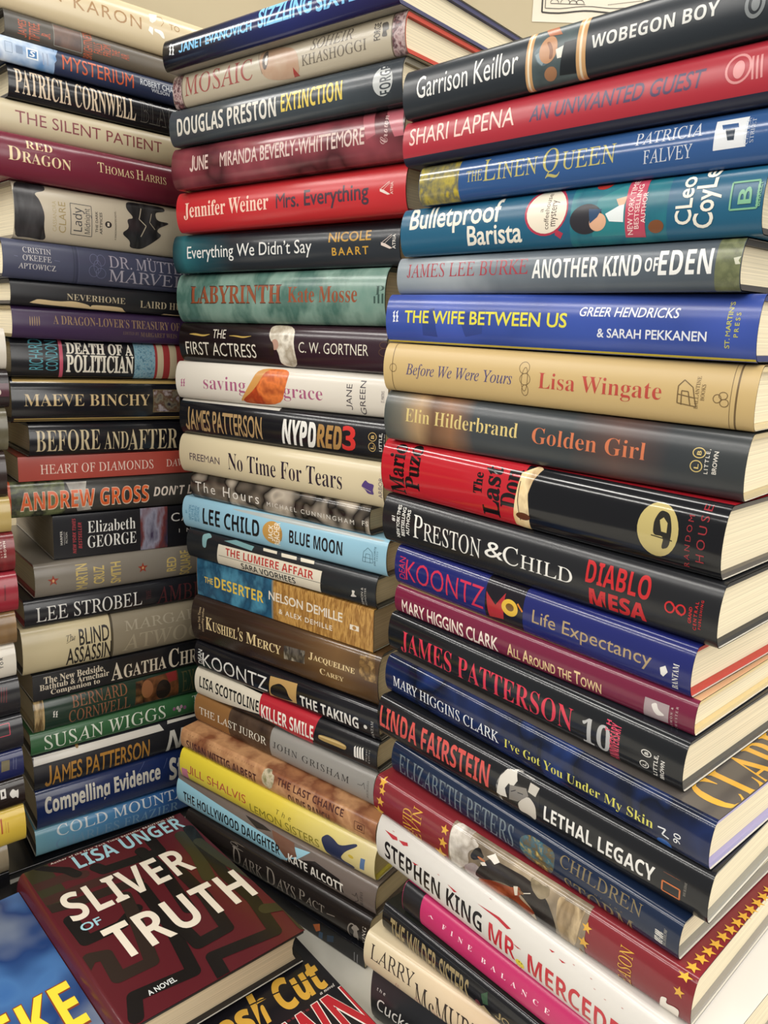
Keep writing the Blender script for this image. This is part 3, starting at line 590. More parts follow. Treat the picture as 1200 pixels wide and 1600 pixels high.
 (-0.32711, 0.65193, 0.83613), 0.67814, -0.0278, 0.0, 0.03786, 0.23732, 0.155, 0.00757, 0.216, '#242429', '#242429', '#242429', '#55504a', '#e2d5b6', [
  ('p','#d5d0c6',[(0.0013,0.95935),(0.12482,0.94854),(0.12869,0.77408),(0.0003,0.76238)]),
  ('p','#d5d0c6',[(0.13392,0.97417),(0.16542,0.96296),(0.16472,0.90917),(0.13296,0.90086)]),
  ('e','#8a6a3a',0.04123,0.96158,0.00147,0.04561),
  ('t','JAMES PATTERSON','gc','#b3813a',0.0096,0.10996,0.11271,0.68747,0,1.0),
  ('t','N','SI','#d8d4ca',0.13094,0.08379,0.15107,0.70983,0,1.0),
 ]),
('h', 'navy hardcover in the left stack with heavy condensed white lower case title', 'books stacked on the left',
 (-0.32803, 0.65322, 0.79338), 0.66726, -0.02884, 0.0, 0.0424, 0.23348, 0.155, 0.00848, 0.18, '#1b2a56', '#1b2a56', '#1b2a56', '#3a3634', '#e2d5b6', [
  ('t','Compelling Evidence','Sx','#cbc6b9',0.0074,0.44387,0.12241,0.84563,0,1.0),
  ('t','Steve','Sx','#cbc6b9',0.13242,0.30636,0.17636,0.87769,0,1.0),
  ('l','#5a6a94',[(0.1072,0.96124),(0.09597,0.67447)],0.3),
  ('l','#5a6a94',[(0.13126,0.90019),(0.12616,0.68056)],0.3),
 ]),
('h', 'light blue hardcover near the bottom of the left stack with wide pale capitals', 'books stacked on the left',
 (-0.32982, 0.65153, 0.76473), 0.65005, -0.02984, 0.0, 0.02844, 0.22779, 0.155, 0.00569, 0.216, ('u', ((0, '#78aaba'), (0.25, '#5288b2'), (0.6, '#2b5590'), (1, '#274a80')), 0.04), ('u', ((0, '#78aaba'), (0.25, '#5288b2'), (0.6, '#2b5590'), (1, '#274a80')), 0.04), ('u', ((0, '#78aaba'), (0.25, '#5288b2'), (0.6, '#2b5590'), (1, '#274a80')), 0.04), '#3a3634', '#e2d5b6', [
  ('t','COLD MOUNTAIN','tc','#d0d7d9',0.01978,0.61502,0.171,0.96722,0,1.0),
  ('t','CHARLES FRAZIER','tc','#6c93b2',0.01833,0.10979,0.14423,0.49268,0,1.0),
 ]),
('h', 'black and blue hardcover topmost in the middle stack with glowing blue capitals', 'books stacked in the middle',
 (-0.18297, 0.67351, 1.46943), -0.66925, 0.00489, 0.0, 0.02234, 0.23336, 0.155, 0.00447, 0.144, ('u', ((0, '#0e1118'), (0.25, '#151b33'), (0.6, '#1e2660'), (1, '#221d4a')), 0.04), ('u', ((0, '#0e1118'), (0.25, '#151b33'), (0.6, '#1e2660'), (1, '#221d4a')), 0.04), '#aaa69b', '#3a3a5c', '#e2d5b6', [
  ('p','#dfe3e6',[(0.00802,0.7404),(0.01049,0.79713),(0.01009,0.64659),(0.01131,0.59913),(0.01017,0.49774),(0.01118,0.43553),(0.00834,0.43931),(0.00949,0.55819),(0.00843,0.62262),(0.00924,0.69159)]),
  ('p','#dfe3e6',[(0.01173,0.7088),(0.01426,0.76409),(0.0137,0.61693),(0.01488,0.57029),(0.01367,0.47035),(0.01463,0.409),(0.01182,0.41267),(0.01304,0.52992),(0.01203,0.59332),(0.01289,0.66108)]),
  ('t','JANET EVANOVICH','gx','#7fc0ea',0.02039,0.42609,0.10339,0.73314,0,1.0),
  ('t','SIZZLING','gx','#7fc0ea',0.10995,0.42897,0.16196,0.98191,0,1.0),
  ('t','SIXTEEN','gx','#7fc0ea',0.16588,0.37578,0.21815,0.8345,0,1.0),
 ]),
('h', 'beige hardcover in the middle stack with patterned ends and red boards', 'books stacked in the middle',
 (-0.17756, 0.6816, 1.44445), -0.67134, 0.00594, 0.0, 0.02441, 0.23453, 0.155, 0.00488, 0.252, '#b7ad98', '#b7ad98', '#b7ad98', '#b23a28', '#e2d5b6', [
  ('p',('n',('#6a3a42','#c0a8a6','#4a3038','#9a6a6a'),220,9,5),[(0.0003,-0.04),(0.0112,-0.04),(0.0112,1.04),(0.0003,1.04)]),
  ('p',('n',('#6a3a42','#c0a8a6','#4a3038','#9a6a6a'),220,9,5),[(0.22465,-0.04),(0.23423,-0.04),(0.23423,1.04),(0.22465,1.04)]),
  ('p','#6e6253',[(0.0112,-0.04),(0.01235,-0.04),(0.01235,1.04),(0.0112,1.04)]),
  ('p','#6e6253',[(0.22357,-0.04),(0.22465,-0.04),(0.22465,1.04),(0.22357,1.04)]),
  ('t','MOSAIC','tc','#9c544f',0.01513,0.28144,0.09462,0.85733,0,1.0),
  ('p',('n',('#bca189','#b3937a','#c0aa92'),30,1,4),[(0.10531,0.99833),(0.11155,1.01264),(0.11661,0.9844),(0.12205,0.94773),(0.12631,0.91058),(0.13357,0.83755),(0.13703,0.77225),(0.14009,0.6511),(0.14155,0.51816),(0.14211,0.2525),(0.14101,0.14481),(0.138,0.07296),(0.13445,0.05511),(0.12703,0.06941),(0.12321,0.08032),(0.11923,0.09874),(0.1164,0.11877),(0.11184,0.16136),(0.1096,0.19346),(0.10746,0.24714),(0.10609,0.30517),(0.10394,0.42838),(0.10295,0.49997),(0.10227,0.58953),(0.10209,0.66754),(0.10191,0.8173),(0.10221,0.89095),(0.10364,0.95627)]),
  ('e','#5a524c',0.10812,0.69285,0.00298,0.26155),
  ('e','#d8d2c8',0.10923,0.67492,0.00146,0.1343),
  ('l','#7a6a5c',[(0.09891,1.03386),(0.10197,0.66344),(0.10498,0.34331)],0.5),
  ('p','#9c3a34',[(0.13619,0.30987),(0.14149,0.07406),(0.13593,0.07069)]),
  ('t','SOHEIR','ti','#6d655a',0.15315,0.62067,0.19133,0.89911,0,1.0),
  ('t','KHASHOGGI','tc','#6d655a',0.14483,0.27986,0.20311,0.54392,0,1.0),
  ('t','FORGE','gc','#4a453e',0.20946,0.41882,0.21473,0.83917,1,1.0),
  ('p','#4a453e',[(0.21706,0.7977),(0.21899,0.80096),(0.21992,0.79389),(0.22076,0.76975),(0.22121,0.73715),(0.22165,0.66514),(0.22172,0.63366),(0.22153,0.60976),(0.22116,0.6011),(0.22026,0.59887),(0.21992,0.59207),(0.21981,0.57401),(0.21995,0.55083),(0.22048,0.49995),(0.2205,0.47809),(0.22007,0.46285),(0.21934,0.45918),(0.21758,0.46339),(0.21684,0.47047),(0.21639,0.48756),(0.21638,0.50906),(0.21677,0.55687),(0.21688,0.58575),(0.21683,0.62446),(0.21662,0.66029),(0.216,0.73018),(0.2159,0.7625),(0.21629,0.78801)]),
 ]),
('h', 'charcoal hardcover in the middle stack with white then yellow condensed capitals and pale oval', 'books stacked in the middle',
 (-0.18195, 0.68519, 1.41715), -0.65998, 0.00747, 0.0, 0.02669, 0.23727, 0.155, 0.00534, 0.216, ('n', ('#363c42', '#3f474d', '#2f3439'), 9, 1, 4), ('n', ('#363c42', '#3f474d', '#2f3439'), 9, 1, 4), ('n', ('#363c42', '#3f474d', '#2f3439'), 9, 1, 4), '#8a8474', '#e2d5b6', [
  ('t','DOUGLAS PRESTON','Sc','#dad6cc',0.01005,0.23391,0.12357,0.7133,0,1.0),
  ('t','EXTINCTION','Sc','#dcc45e',0.12883,0.30057,0.18699,0.74411,0,1.0),
  ('e','#b9bcbb',0.22163,0.51038,0.00817,0.32349),
  ('t','FORGE','Sc','#3c4247',0.21905,0.22026,0.22824,0.84885,1,1.0),
 ]),
('h', 'dark rose hardcover in the middle stack with thin pale capitals and pink petals', 'books stacked in the middle',
 (-0.18197, 0.69118, 1.38488), -0.64736, 0.00882, 0.0, 0.0316, 0.23905, 0.155, 0.00632, 0.2016, ('n', ('#6d2a32', '#8d414a', '#4c1f25', '#a35660'), 14, 1, 3), ('n', ('#6d2a32', '#8d414a', '#4c1f25', '#a35660'), 14, 1, 3), ('n', ('#6d2a32', '#8d414a', '#4c1f25', '#a35660'), 14, 1, 3), '#3a3634', '#e2d5b6', [
  ('p','#a8565f',[(0.20121,1.05),(0.2118,1.05),(0.21535,0.52039),(0.20773,0.43987)]),
  ('p','#b8626d',[(0.22125,1.01356),(0.23625,1.02478),(0.23875,0.42137),(0.23122,0.41785)]),
  ('t','JUNE','gc','#d3bab2',0.02328,0.37508,0.04586,0.74154,0,1.0),
  ('t','MIRANDA BEVERLY-WHITTEMORE','gc','#d3bab2',0.06024,0.37327,0.20572,0.70435,0,1.0),
  ('t','Crown','sc','#c9a6a4',0.21934,0.31219,0.22555,0.87126,1,1.0),
 ]),
('h', 'bright red hardcover in the middle stack with pale pink and dark grey names', 'books stacked in the middle',
 (-0.18174, 0.70211, 1.3519), -0.65366, 0.01002, 0.0, 0.03221, 0.24306, 0.155, 0.00644, 0.252, '#c12d32', '#d89a6a', '#c12d32', '#7c2226', '#e2d5b6', [
  ('t','Jennifer Weiner','T','#f2ccba',0.00985,0.34724,0.11217,0.71198,0,1.0),
  ('t','Mrs. Everything','gb','#47323e',0.12049,0.34219,0.21121,0.67216,0,1.0),
  ('p','#e6d6cc',[(0.22118,0.51256),(0.22433,0.48562),(0.23005,0.3841),(0.22783,0.37653),(0.22121,0.4592)]),
  ('l','#e6d6cc',[(0.22208,0.51018),(0.22928,0.63734)],0.35),
  ('l','#e6d6cc',[(0.22432,0.49094),(0.22965,0.60956)],0.25),
  ('t','ATRIA','gb','#e6c0b6',0.23025,0.37794,0.23254,0.622,1,1.0),
 ]),
('h', 'black hardcover in the middle stack with teal left end and white sentence title', 'books stacked in the middle',
 (-0.19011, 0.7168, 1.31961), -0.61799, 0.0095, 0.0, 0.03151, 0.24346, 0.155, 0.0063, 0.216, ('u', ((0, '#21393f'), (0.06, '#2f6a72'), (0.14, '#24505a'), (0.3, '#272d33'), (1, '#2b3036')), 0.04), ('u', ((0, '#21393f'), (0.06, '#2f6a72'), (0.14, '#24505a'), (0.3, '#272d33'), (1, '#2b3036')), 0.04), ('u', ((0, '#21393f'), (0.06, '#2f6a72'), (0.14, '#24505a'), (0.3, '#272d33'), (1, '#2b3036')), 0.04), '#3a3634', '#e2d5b6', [
  ('t','Everything We Didn’t Say','g','#e6e6e2',0.01907,0.36121,0.16157,0.67747,0,1.0),
  ('t','NICOLE','gb','#cb9c3c',0.17844,0.57402,0.21822,0.79105,0,1.0),
  ('t','BAART','gb','#cb9c3c',0.18168,0.27073,0.21597,0.44405,0,1.37),
  ('p','#e6d6cc',[(0.22733,0.50682),(0.23088,0.48043),(0.23732,0.37129),(0.23482,0.35915),(0.22736,0.44508)]),
  ('l','#e6d6cc',[(0.22834,0.50543),(0.23643,0.6635)],0.35),
  ('l','#e6d6cc',[(0.23087,0.48658),(0.23684,0.63195)],0.25),
  ('t','ATRIA','gb','#e0dcd4',0.23732,0.35285,0.24004,0.67245,1,1.0),
 ]),
('h', 'thick mottled grey green hardcover in the middle stack with rust lettering', 'books stacked in the middle',
 (-0.18848, 0.72676, 1.27747), -0.65309, 0.00864, 0.0, 0.04168, 0.23796, 0.155, 0.00834, 0.216, ('n', ('#5b7f75', '#476a60', '#7d9a8d', '#6a8c80'), 34, 1.5, 6), ('n', ('#5b7f75', '#476a60', '#7d9a8d', '#6a8c80'), 34, 1.5, 6), ('n', ('#5b7f75', '#476a60', '#7d9a8d', '#6a8c80'), 34, 1.5, 6), '#3c4a44', '#e2d5b6', [
  ('t','LABYRINTH','T','#46261c',0.01893,0.38296,0.1328,0.7506,0,1.0),
  ('t','LABYRINTH','T','#8e4c31',0.02004,0.3996,0.1321,0.73165,0,1.0),
  ('t','Kate Mosse','T','#8e4c31',0.14001,0.40793,0.21198,0.68839,0,1.0),
  ('t','P','t','#3a524a',0.22915,0.5262,0.23719,0.67866,0,1.0),
  ('p','#3a524a',[(0.22772,0.38441),(0.22936,0.38441),(0.22936,0.50525),(0.22772,0.50525)]),
  ('p','#3a524a',[(0.23143,0.38431),(0.2331,0.38431),(0.2331,0.52723),(0.23143,0.52723)]),
  ('p','#3a524a',[(0.23509,0.38421),(0.23681,0.38421),(0.23681,0.54906),(0.23509,0.54906)]),
 ]),
('h', 'dark maroon hardcover in the middle stack with white dress figure across the spine', 'books stacked in the middle',
 (-0.18864, 0.72606, 1.24315), -0.64149, 0.00774, 0.0, 0.03387, 0.23801, 0.155, 0.00677, 0.18, ('u', ((0, '#18110f'), (0.4, '#1c1213'), (0.55, '#2d1a22'), (1, '#34202a')), 0.04), ('u', ((0, '#18110f'), (0.4, '#1c1213'), (0.55, '#2d1a22'), (1, '#34202a')), 0.04), ('u', ((0, '#18110f'), (0.4, '#1c1213'), (0.55, '#2d1a22'), (1, '#34202a')), 0.04), '#3a3634', '#e2d5b6', [
  ('p',('n',('#cfc6b4','#a69a86','#e3dccc','#8a7d6c'),60,2,4),[(0.12359,0.98658),(0.13354,0.97988),(0.13837,0.95969),(0.14234,0.90616),(0.14387,0.83721),(0.14395,0.68349),(0.14403,0.59335),(0.14452,0.47678),(0.14521,0.37254),(0.14621,0.175),(0.14522,0.08769),(0.14204,0.02512),(0.13841,0.00999),(0.13223,0.03083),(0.12957,0.05332),(0.1277,0.09964),(0.12711,0.15394),(0.12686,0.2695),(0.12619,0.3339),(0.1247,0.41227),(0.12288,0.47864),(0.11878,0.59963),(0.11695,0.66495),(0.11574,0.73968),(0.11554,0.7988),(0.11586,0.90126),(0.11673,0.94613),(0.11949,0.97816)]),
  ('e','#b08a78',0.12272,0.52781,0.00433,0.12909),
  ('e','#2a1c18',0.11871,0.41679,0.00273,0.18476),
  ('t','THE','gt','#dfd8c8',0.04567,0.62407,0.06246,0.84429,0,1.0),
  ('t','FIRST ACTRESS','gt','#dfd8c8',0.00896,0.17933,0.10021,0.51205,0,1.0),
  ('t','C. W. GORTNER','gt','#dfd8c8',0.14962,0.36937,0.22077,0.61415,0,1.0),
  ('p','#b89a52',[(0.01555,0.71757),(0.01883,0.72815),(0.02073,0.73126),(0.02314,0.73007),(0.02526,0.72499),(0.0292,0.71101),(0.03139,0.70606),(0.03404,0.70512),(0.03627,0.7085),(0.0403,0.7195),(0.04171,0.72137),(0.04192,0.71604),(0.04087,0.70526),(0.03746,0.67816),(0.03544,0.66709),(0.03282,0.66105),(0.03048,0.66212),(0.02605,0.6714),(0.0237,0.67667),(0.02108,0.68318),(0.01907,0.68875),(0.01566,0.69898),(0.01451,0.70473),(0.01447,0.71171)]),
  ('p','#b89a52',[(0.06818,0.70458),(0.07171,0.71109),(0.07368,0.71293),(0.07604,0.71194),(0.07802,0.70848),(0.08159,0.69912),(0.08366,0.69622),(0.0863,0.69683),(0.08864,0.70073),(0.09301,0.71176),(0.09446,0.71368),(0.09449,0.70847),(0.09309,0.69785),(0.0888,0.67105),(0.08648,0.66053),(0.08385,0.65588),(0.08178,0.65871),(0.07822,0.67192),(0.07623,0.67841),(0.07383,0.68463),(0.07184,0.68851),(0.06824,0.69392),(0.06703,0.69706),(0.067,0.70106)]),
  ('o','#5a4030',0.23562,0.61869,0.00443,0.07927,0.5),
  ('o','#5a4030',0.23591,0.46397,0.00522,0.08996,0.5),
 ]),
('h', 'white hardcover in the middle stack with orange fabric between two plum words', 'books stacked in the middle',
 (-0.19216, 0.72247, 1.2092), -0.60265, 0.0081, 0.0, 0.03345, 0.23799, 0.155, 0.00669, 0.216, '#dad3c6', '#d5d0c6', '#dad3c6', '#3a3634', '#e2d5b6', [
  ('t','saving','t','#a55a7a',0.03686,0.3176,0.08941,0.67257,0,1.0),
  ('t','grace','t','#a55a7a',0.13267,0.28629,0.17448,0.50651,0,1.0),
  ('p','#c9924e',[(0.11359,0.94929),(0.12638,0.95368),(0.13163,0.94056),(0.13452,0.89655),(0.13387,0.83559),(0.12851,0.69445),(0.12492,0.618),(0.11986,0.53109),(0.11502,0.46272),(0.10537,0.34316),(0.10025,0.28109),(0.09481,0.21615),(0.0909,0.17033),(0.08446,0.09711),(0.08214,0.08149),(0.08203,0.10993),(0.08386,0.17147),(0.08858,0.32312),(0.09099,0.40951),(0.09388,0.51903),(0.09625,0.6151),(0.10003,0.79208),(0.10274,0.86993),(0.10772,0.92859)]),
  ('p',('n',('#cf5428','#9c3a1e','#e07a3c','#7d2f1c'),45,2,3),[(0.1197,0.94682),(0.1292,0.95252),(0.13351,0.94068),(0.13679,0.89926),(0.13774,0.84155),(0.13685,0.70834),(0.13615,0.62831),(0.13514,0.52201),(0.13413,0.42455),(0.13165,0.23582),(0.1282,0.14846),(0.12089,0.07818),(0.11239,0.0501),(0.09439,0.03868),(0.08742,0.0504),(0.08451,0.09579),(0.08628,0.15777),(0.09384,0.2944),(0.0976,0.37579),(0.10165,0.48516),(0.10458,0.58589),(0.10882,0.77669),(0.11133,0.86061),(0.11529,0.92408)]),
  ('t','JANE','g','#4b4549',0.19812,0.12458,0.20406,0.72345,1,1.0),
  ('t','GREEN','g','#4b4549',0.21164,0.04553,0.217,0.82127,1,1.0),
  ('p','#b56a8a',[(0.00701,0.4978),(0.00962,0.54567),(0.00845,0.45655),(0.0094,0.43633),(0.00805,0.36822),(0.00887,0.33671),(0.00619,0.32081),(0.00759,0.40032),(0.00683,0.43188),(0.00787,0.4774)]),
  ('p','#b56a8a',[(0.01022,0.50315),(0.0128,0.55086),(0.01165,0.46202),(0.01261,0.44186),(0.01128,0.37397),(0.0121,0.34256),(0.00944,0.32673),(0.01081,0.40597),(0.01004,0.43744),(0.01107,0.48281)]),
  ('t','ST. MARTIN’S','g','#7a7274',0.2319,0.36472,0.23478,0.61924,1,1.0),
 ]),
('h', 'black hardcover in the middle stack with slanted white, bronze and red title', 'books stacked in the middle',
 (-0.19033, 0.72479, 1.17594), -0.62447, 0.00756, 0.0, 0.03285, 0.23799, 0.155, 0.00657, 0.15839999999999999, '#17171b', '#17171b', '#17171b', '#3a3634', '#e2d5b6', [
  ('p','#cfcac0',[(0.0003,0.99768),(0.12565,1.01776),(0.12542,0.93207),(0.00158,0.93247)]),
  ('t','JAMES PATTERSON','gc','#a88a60',0.00803,0.15886,0.10712,0.78058,0,1.0),
  ('t','NYPD','SX','#e2dfd8',0.1302,0.13209,0.16895,0.75506,0,1.0),
  ('t','RED','SX','#a37c48',0.16902,0.16837,0.19591,0.73096,0,1.0),
  ('t','3','SX','#cb322e',0.19607,0.19419,0.2097,0.7671,0,1.0),
  ('o','#c8a868',0.22614,0.57839,0.00404,0.10519,0.5),
  ('t','B','gb','#c8a868',0.22477,0.53672,0.22776,0.62086,1,1.0),
  ('o','#c8a868',0.22571,0.33872,0.00351,0.10902,0.5),
  ('t','L','gb','#c8a868',0.22433,0.29596,0.22739,0.38307,1,1.0),
  ('t','LITTLE,','gb','#cfcac2',0.23253,0.26055,0.23528,0.68652,1,1.0),
  ('t','BROWN','gb','#cfcac2',0.2372,0.25606,0.24014,0.66464,1,1.0),
 ]),
('h', 'cream hardcover in the middle stack with dark calligraphic title and purple leaf', 'books stacked in the middle',
 (-0.19083, 0.72409, 1.13966), -0.62048, 0.00718, 0.0, 0.03586, 0.23801, 0.155, 0.00717, 0.252, '#cdbf9e', '#cdbf9e', '#cdbf9e', '#3a3634', '#e2d5b6', [
  ('t','FREEMAN','gc','#5b5053',0.01457,0.36267,0.05511,0.54418,0,1.0),
  ('t','No Time For Tears','tn','#2a202e',0.06589,0.28272,0.19735,0.7037,0,1.0),
  ('p','#4f3a74',[(0.21796,0.49007),(0.21947,0.54947),(0.22023,0.57287),(0.22107,0.58427),(0.22172,0.57998),(0.2228,0.5557),(0.22352,0.54441),(0.22459,0.53484),(0.22565,0.53021),(0.22777,0.52589),(0.22866,0.51885),(0.2292,0.502),(0.22921,0.48088),(0.22867,0.43405),(0.22847,0.40886),(0.22844,0.38041),(0.22858,0.35819),(0.22903,0.3199),(0.22895,0.30309),(0.22831,0.29119),(0.22731,0.28825),(0.22496,0.29135),(0.22384,0.29591),(0.22282,0.30647),(0.22225,0.31947),(0.22154,0.34779),(0.22105,0.36288),(0.22029,0.37991),(0.21951,0.39323),(0.21795,0.41614),(0.21743,0.43306),(0.21743,0.46084)]),
  ('l','#cdbf9e',[(0.21764,0.42564),(0.22631,0.34408)],0.3),
  ('t','ARBOR','g','#5a4a62',0.23359,0.23983,0.23723,0.68969,1,1.0),
  ('t','HOUSE','g','#5a4a62',0.23894,0.18415,0.24255,0.65233,1,1.0),
 ]),
('h', 'thin blurred sepia hardcover in the middle stack with spaced white title', 'books stacked in the middle',
 (-0.18192, 0.72111, 1.11555), -0.63445, 0.00663, 0.0, 0.02382, 0.215, 0.155, 0.00476, 0.144, ('n', ('#1d1815', '#b3a796', '#171412', '#6e6458', '#2a2420'), 26, 1, 2), ('n', ('#1d1815', '#b3a796', '#171412', '#6e6458', '#2a2420'), 26, 1, 2), ('n', ('#1d1815', '#b3a796', '#171412', '#6e6458', '#2a2420'), 26, 1, 2), '#3a3634', '#e2d5b6', [
  ('t','The Hours','g','#dcd6cc',0.00641,0.28356,0.09175,0.67123,0,1.33),
  ('t','MICHAEL CUNNINGHAM','g','#d2ccc2',0.10152,0.28398,0.19972,0.44724,0,1.43),
  ('t','FSG','g','#d2ccc2',0.20805,0.32566,0.2193,0.49527,0,1.17),
 ]),
('h', 'sky blue hardcover in the middle stack with black capitals and gold oval', 'books stacked in the middle',
 (-0.19052, 0.72475, 1.08459), -0.62214, 0.00607, 0.0, 0.03051, 0.24249, 0.155, 0.0061, 0.216, '#90bbce', '#90bbce', '#90bbce', '#5a4c40', '#e2d5b6', [
  ('p','#a7adab',[(0.08603,0.95894),(0.11022,0.97941),(0.12554,0.98661),(0.14749,0.98971),(0.1685,0.98863),(0.2081,0.98206),(0.22454,0.9769),(0.23592,0.96787),(0.23881,0.95772),(0.23624,0.93549),(0.23141,0.92345),(0.21935,0.90995),(0.20379,0.89943),(0.16783,0.88072),(0.14882,0.87306),(0.12891,0.86978),(0.11497,0.87225),(0.09302,0.88322),(0.08264,0.89004),(0.07393,0.89935),(0.06989,0.90797),(0.06657,0.92433),(0.06793,0.93419),(0.07529,0.94728)]),
  ('t','#1','gc','#4a7f9e',0.00411,0.48407,0.0069,0.57952,1,1.0),
  ('t','NEW YORK','gc','#4a7f9e',0.00906,0.30516,0.01212,0.78692,1,1.0),
  ('t','TIMES','gc','#4a7f9e',0.01304,0.29902,0.01609,0.78036,1,1.3),
  ('t','BESTSELLING','gc','#4a7f9e',0.017,0.2929,0.02003,0.77382,1,1.0),
  ('t','AUTHOR','gc','#4a7f9e',0.02093,0.28679,0.02395,0.76731,1,1.0),
  ('t','LEE CHILD','Sc','#15161a',0.02881,0.2708,0.10344,0.77112,0,1.0),
  ('t','BLUE MOON','Sc','#15161a',0.1393,0.32731,0.19818,0.70945,0,1.0),
  ('e','#bb8f4b',0.11943,0.50595,0.01196,0.33251),
  ('t','JACK','gc','#ece2cc',0.11415,0.25656,0.1201,0.73171,1,1.0),
  ('t','REACHER','gc','#ece2cc',0.12113,0.16636,0.12775,0.83056,1,1.0),
  ('t','NOVEL','g','#5a4a2c',0.12877,0.33331,0.1308,0.63724,1,1.0),
  ('l','#41616f',[(0.2191,0.31563),(0.22022,0.58822),(0.22405,0.70782),(0.22869,0.61265),(0.22942,0.32604),(0.2191,0.31563)],0.35),
  ('l','#41616f',[(0.22166,0.30273),(0.22246,0.54482),(0.22673,0.54323),(0.2266,0.30654)],0.35),
  ('l','#41616f',[(0.21973,0.43968),(0.22957,0.43394)],0.35),
  ('t','DELACORTE','g','#41616f',0.23036,0.26985,0.23204,0.7727,1,1.0),
  ('t','PRESS','g','#41616f',0.23308,0.41937,0.23433,0.66573,1,1.71),
 ]),
('h', 'black hardcover in the middle stack with cream film strip band and red title', 'books stacked in the middle',
 (-0.18633, 0.71984, 1.05595), -0.62667, 0.0061, 0.0, 0.02816, 0.22848, 0.155, 0.00563, 0.252, '#1e2124', '#1e2124', '#1e2124', '#3c3c3a', '#e2d5b6', [
  ('p','#7fa6a8',[(0.02306,0.94446),(0.0261,0.97641),(0.02758,0.98503),(0.02935,0.98353),(0.03076,0.97175),(0.03287,0.9334),(0.03345,0.91239),(0.03328,0.88984),(0.03245,0.87354),(0.0301,0.84715),(0.0291,0.82315),(0.02842,0.77707),(0.02823,0.72346),(0.0281,0.60574),(0.02771,0.55266),(0.02691,0.51439),(0.02603,0.50452),(0.02419,0.51354),(0.02338,0.53456),(0.02274,0.58791),(0.02239,0.65463),(0.02159,0.79641),(0.02138,0.86051),(0.02189,0.91552)]),
  ('p','#6f9698',[(0.05062,0.89234),(0.06403,0.99135),(0.08927,0.9488),(0.08792,0.81243)]),
  ('p','#d8cfbb',[(0.04476,0.75384),(0.17176,0.75909),(0.16926,0.0641),(0.0413,0.04433)]),
  ('l','#4a4640',[(0.04511,0.37863),(0.17199,0.38679)],0.5),
  ('p','#cfc6b2',[(0.1001,0.97454),(0.11719,0.97326),(0.11815,0.9018),(0.10169,0.89948)]),
  ('p','#cfc6b2',[(0.1226,0.96439),(0.14068,0.96709),(0.14172,0.879),(0.12426,0.86569)]),
  ('p','#cfc6b2',[(0.14505,0.97009),(0.16076,0.97347),(0.16161,0.88692),(0.14671,0.87459)]),
  ('t','THE LUMIERE AFFAIR','S','#b13a34',0.05464,0.43471,0.16254,0.69154,0,1.0),
  ('t','SARA VOORHEES','S','#3b3a3a',0.07424,0.11352,0.14117,0.32187,0,1.0),
  ('p','#cfcac2',[(0.20537,0.44527),(0.20673,0.44453),(0.20727,0.43974),(0.20753,0.42606),(0.20742,0.40795),(0.2068,0.36684),(0.20666,0.34604),(0.20688,0.32516),(0.20738,0.31125),(0.20867,0.29043),(0.20894,0.27906),(0.20846,0.2658),(0.2074,0.25507),(0.20466,0.23598),(0.20356,0.23234),(0.20298,0.24071),(0.20312,0.25816),(0.20409,0.30131),(0.20448,0.32456),(0.20471,0.35165),(0.2047,0.37359),(0.20443,0.41214),(0.20445,0.42901),(0.2048,0.4414)]),
  ('t','SIMON &','g','#b5b0a8',0.21377,0.06506,0.21599,0.60545,1,1.0),
  ('t','SCHUSTER','g','#b5b0a8',0.21727,0.06513,0.21904,0.61362,1,1.15),
 ]),
('p', 'tan paperback in the middle stack with blue left third and gold title', 'books stacked in the middle',
 (-0.17964, 0.714, 1.019), -0.63876, 0.00632, 0.0, 0.0365, 0.21756, 0.14, 0.0006, 0.252, ('n', ('#a5783e', '#8a602c', '#c0934f', '#946a34'), 420, 6, 3), ('n', ('#a5783e', '#8a602c', '#c0934f', '#946a34'), 420, 6, 3), ('n', ('#a5783e', '#8a602c', '#c0934f', '#946a34'), 420, 6, 3), '#3a3634', '#b5a283', [
  ('p',('n',('#2b6684','#1d4560','#4a8aa5','#2f5670'),40,1.5,4),[(0.0003,-0.04),(0.10307,-0.04),(0.10307,1.04),(0.0003,1.04)]),
  ('p','#7a7a72',[(0.102,-0.04),(0.10387,-0.04),(0.10387,1.04),(0.102,1.04)]),
  ('t','THE','gb','#d8ba4c',0.01102,0.39987,0.02313,0.55653,0,1.0),
  ('t','DESERTER','S','#d8ba4c',0.02555,0.34312,0.09161,0.63738,0,1.0),
  ('t','NELSON DEMILLE','gb','#ddd3c0',0.09851,0.4957,0.18492,0.71585,0,1.0),
  ('t','& ALEX DEMILLE','gb','#ddd3c0',0.11098,0.20506,0.17372,0.32774,0,1.23),
  ('p','#ddd3c0',[(0.19298,0.39055),(0.20261,0.39055),(0.20261,0.51148),(0.19298,0.51148)]),
  ('e','#a5783e',0.19781,0.44832,0.00208,0.04676),
 ]),
('h', 'thick dark brown hardcover in the middle stack with cream uncial title and golden streaks', 'books stacked in the middle',
 (-0.17963, 0.71404, 0.97165), -0.61191, 0.00675, 0.0, 0.04682, 0.22546, 0.155, 0.00936, 0.15839999999999999, ('u', ((0, '#2b201b'), (0.35, '#33251d'), (0.6, '#4a3523'), (0.8, '#6d502f'), (1, '#4f3a25')), 0.04), ('u', ((0, '#2b201b'), (0.35, '#33251d'), (0.6, '#4a3523'), (0.8, '#6d502f'), (1, '#4f3a25')), 0.04), ('u', ((0, '#2b201b'), (0.35, '#33251d'), (0.6, '#4a3523'), (0.8, '#6d502f'), (1, '#4f3a25')), 0.04), '#3a3634', '#e2d5b6', [
  ('p','#7d5c36',[(0.1165,1.05),(0.21707,1.05),(0.22185,1.05),(0.18643,1.05)]),
  ('t','New York Times','gc','#b09a78',0.01,0.33947,0.01301,0.81595,1,1.0),
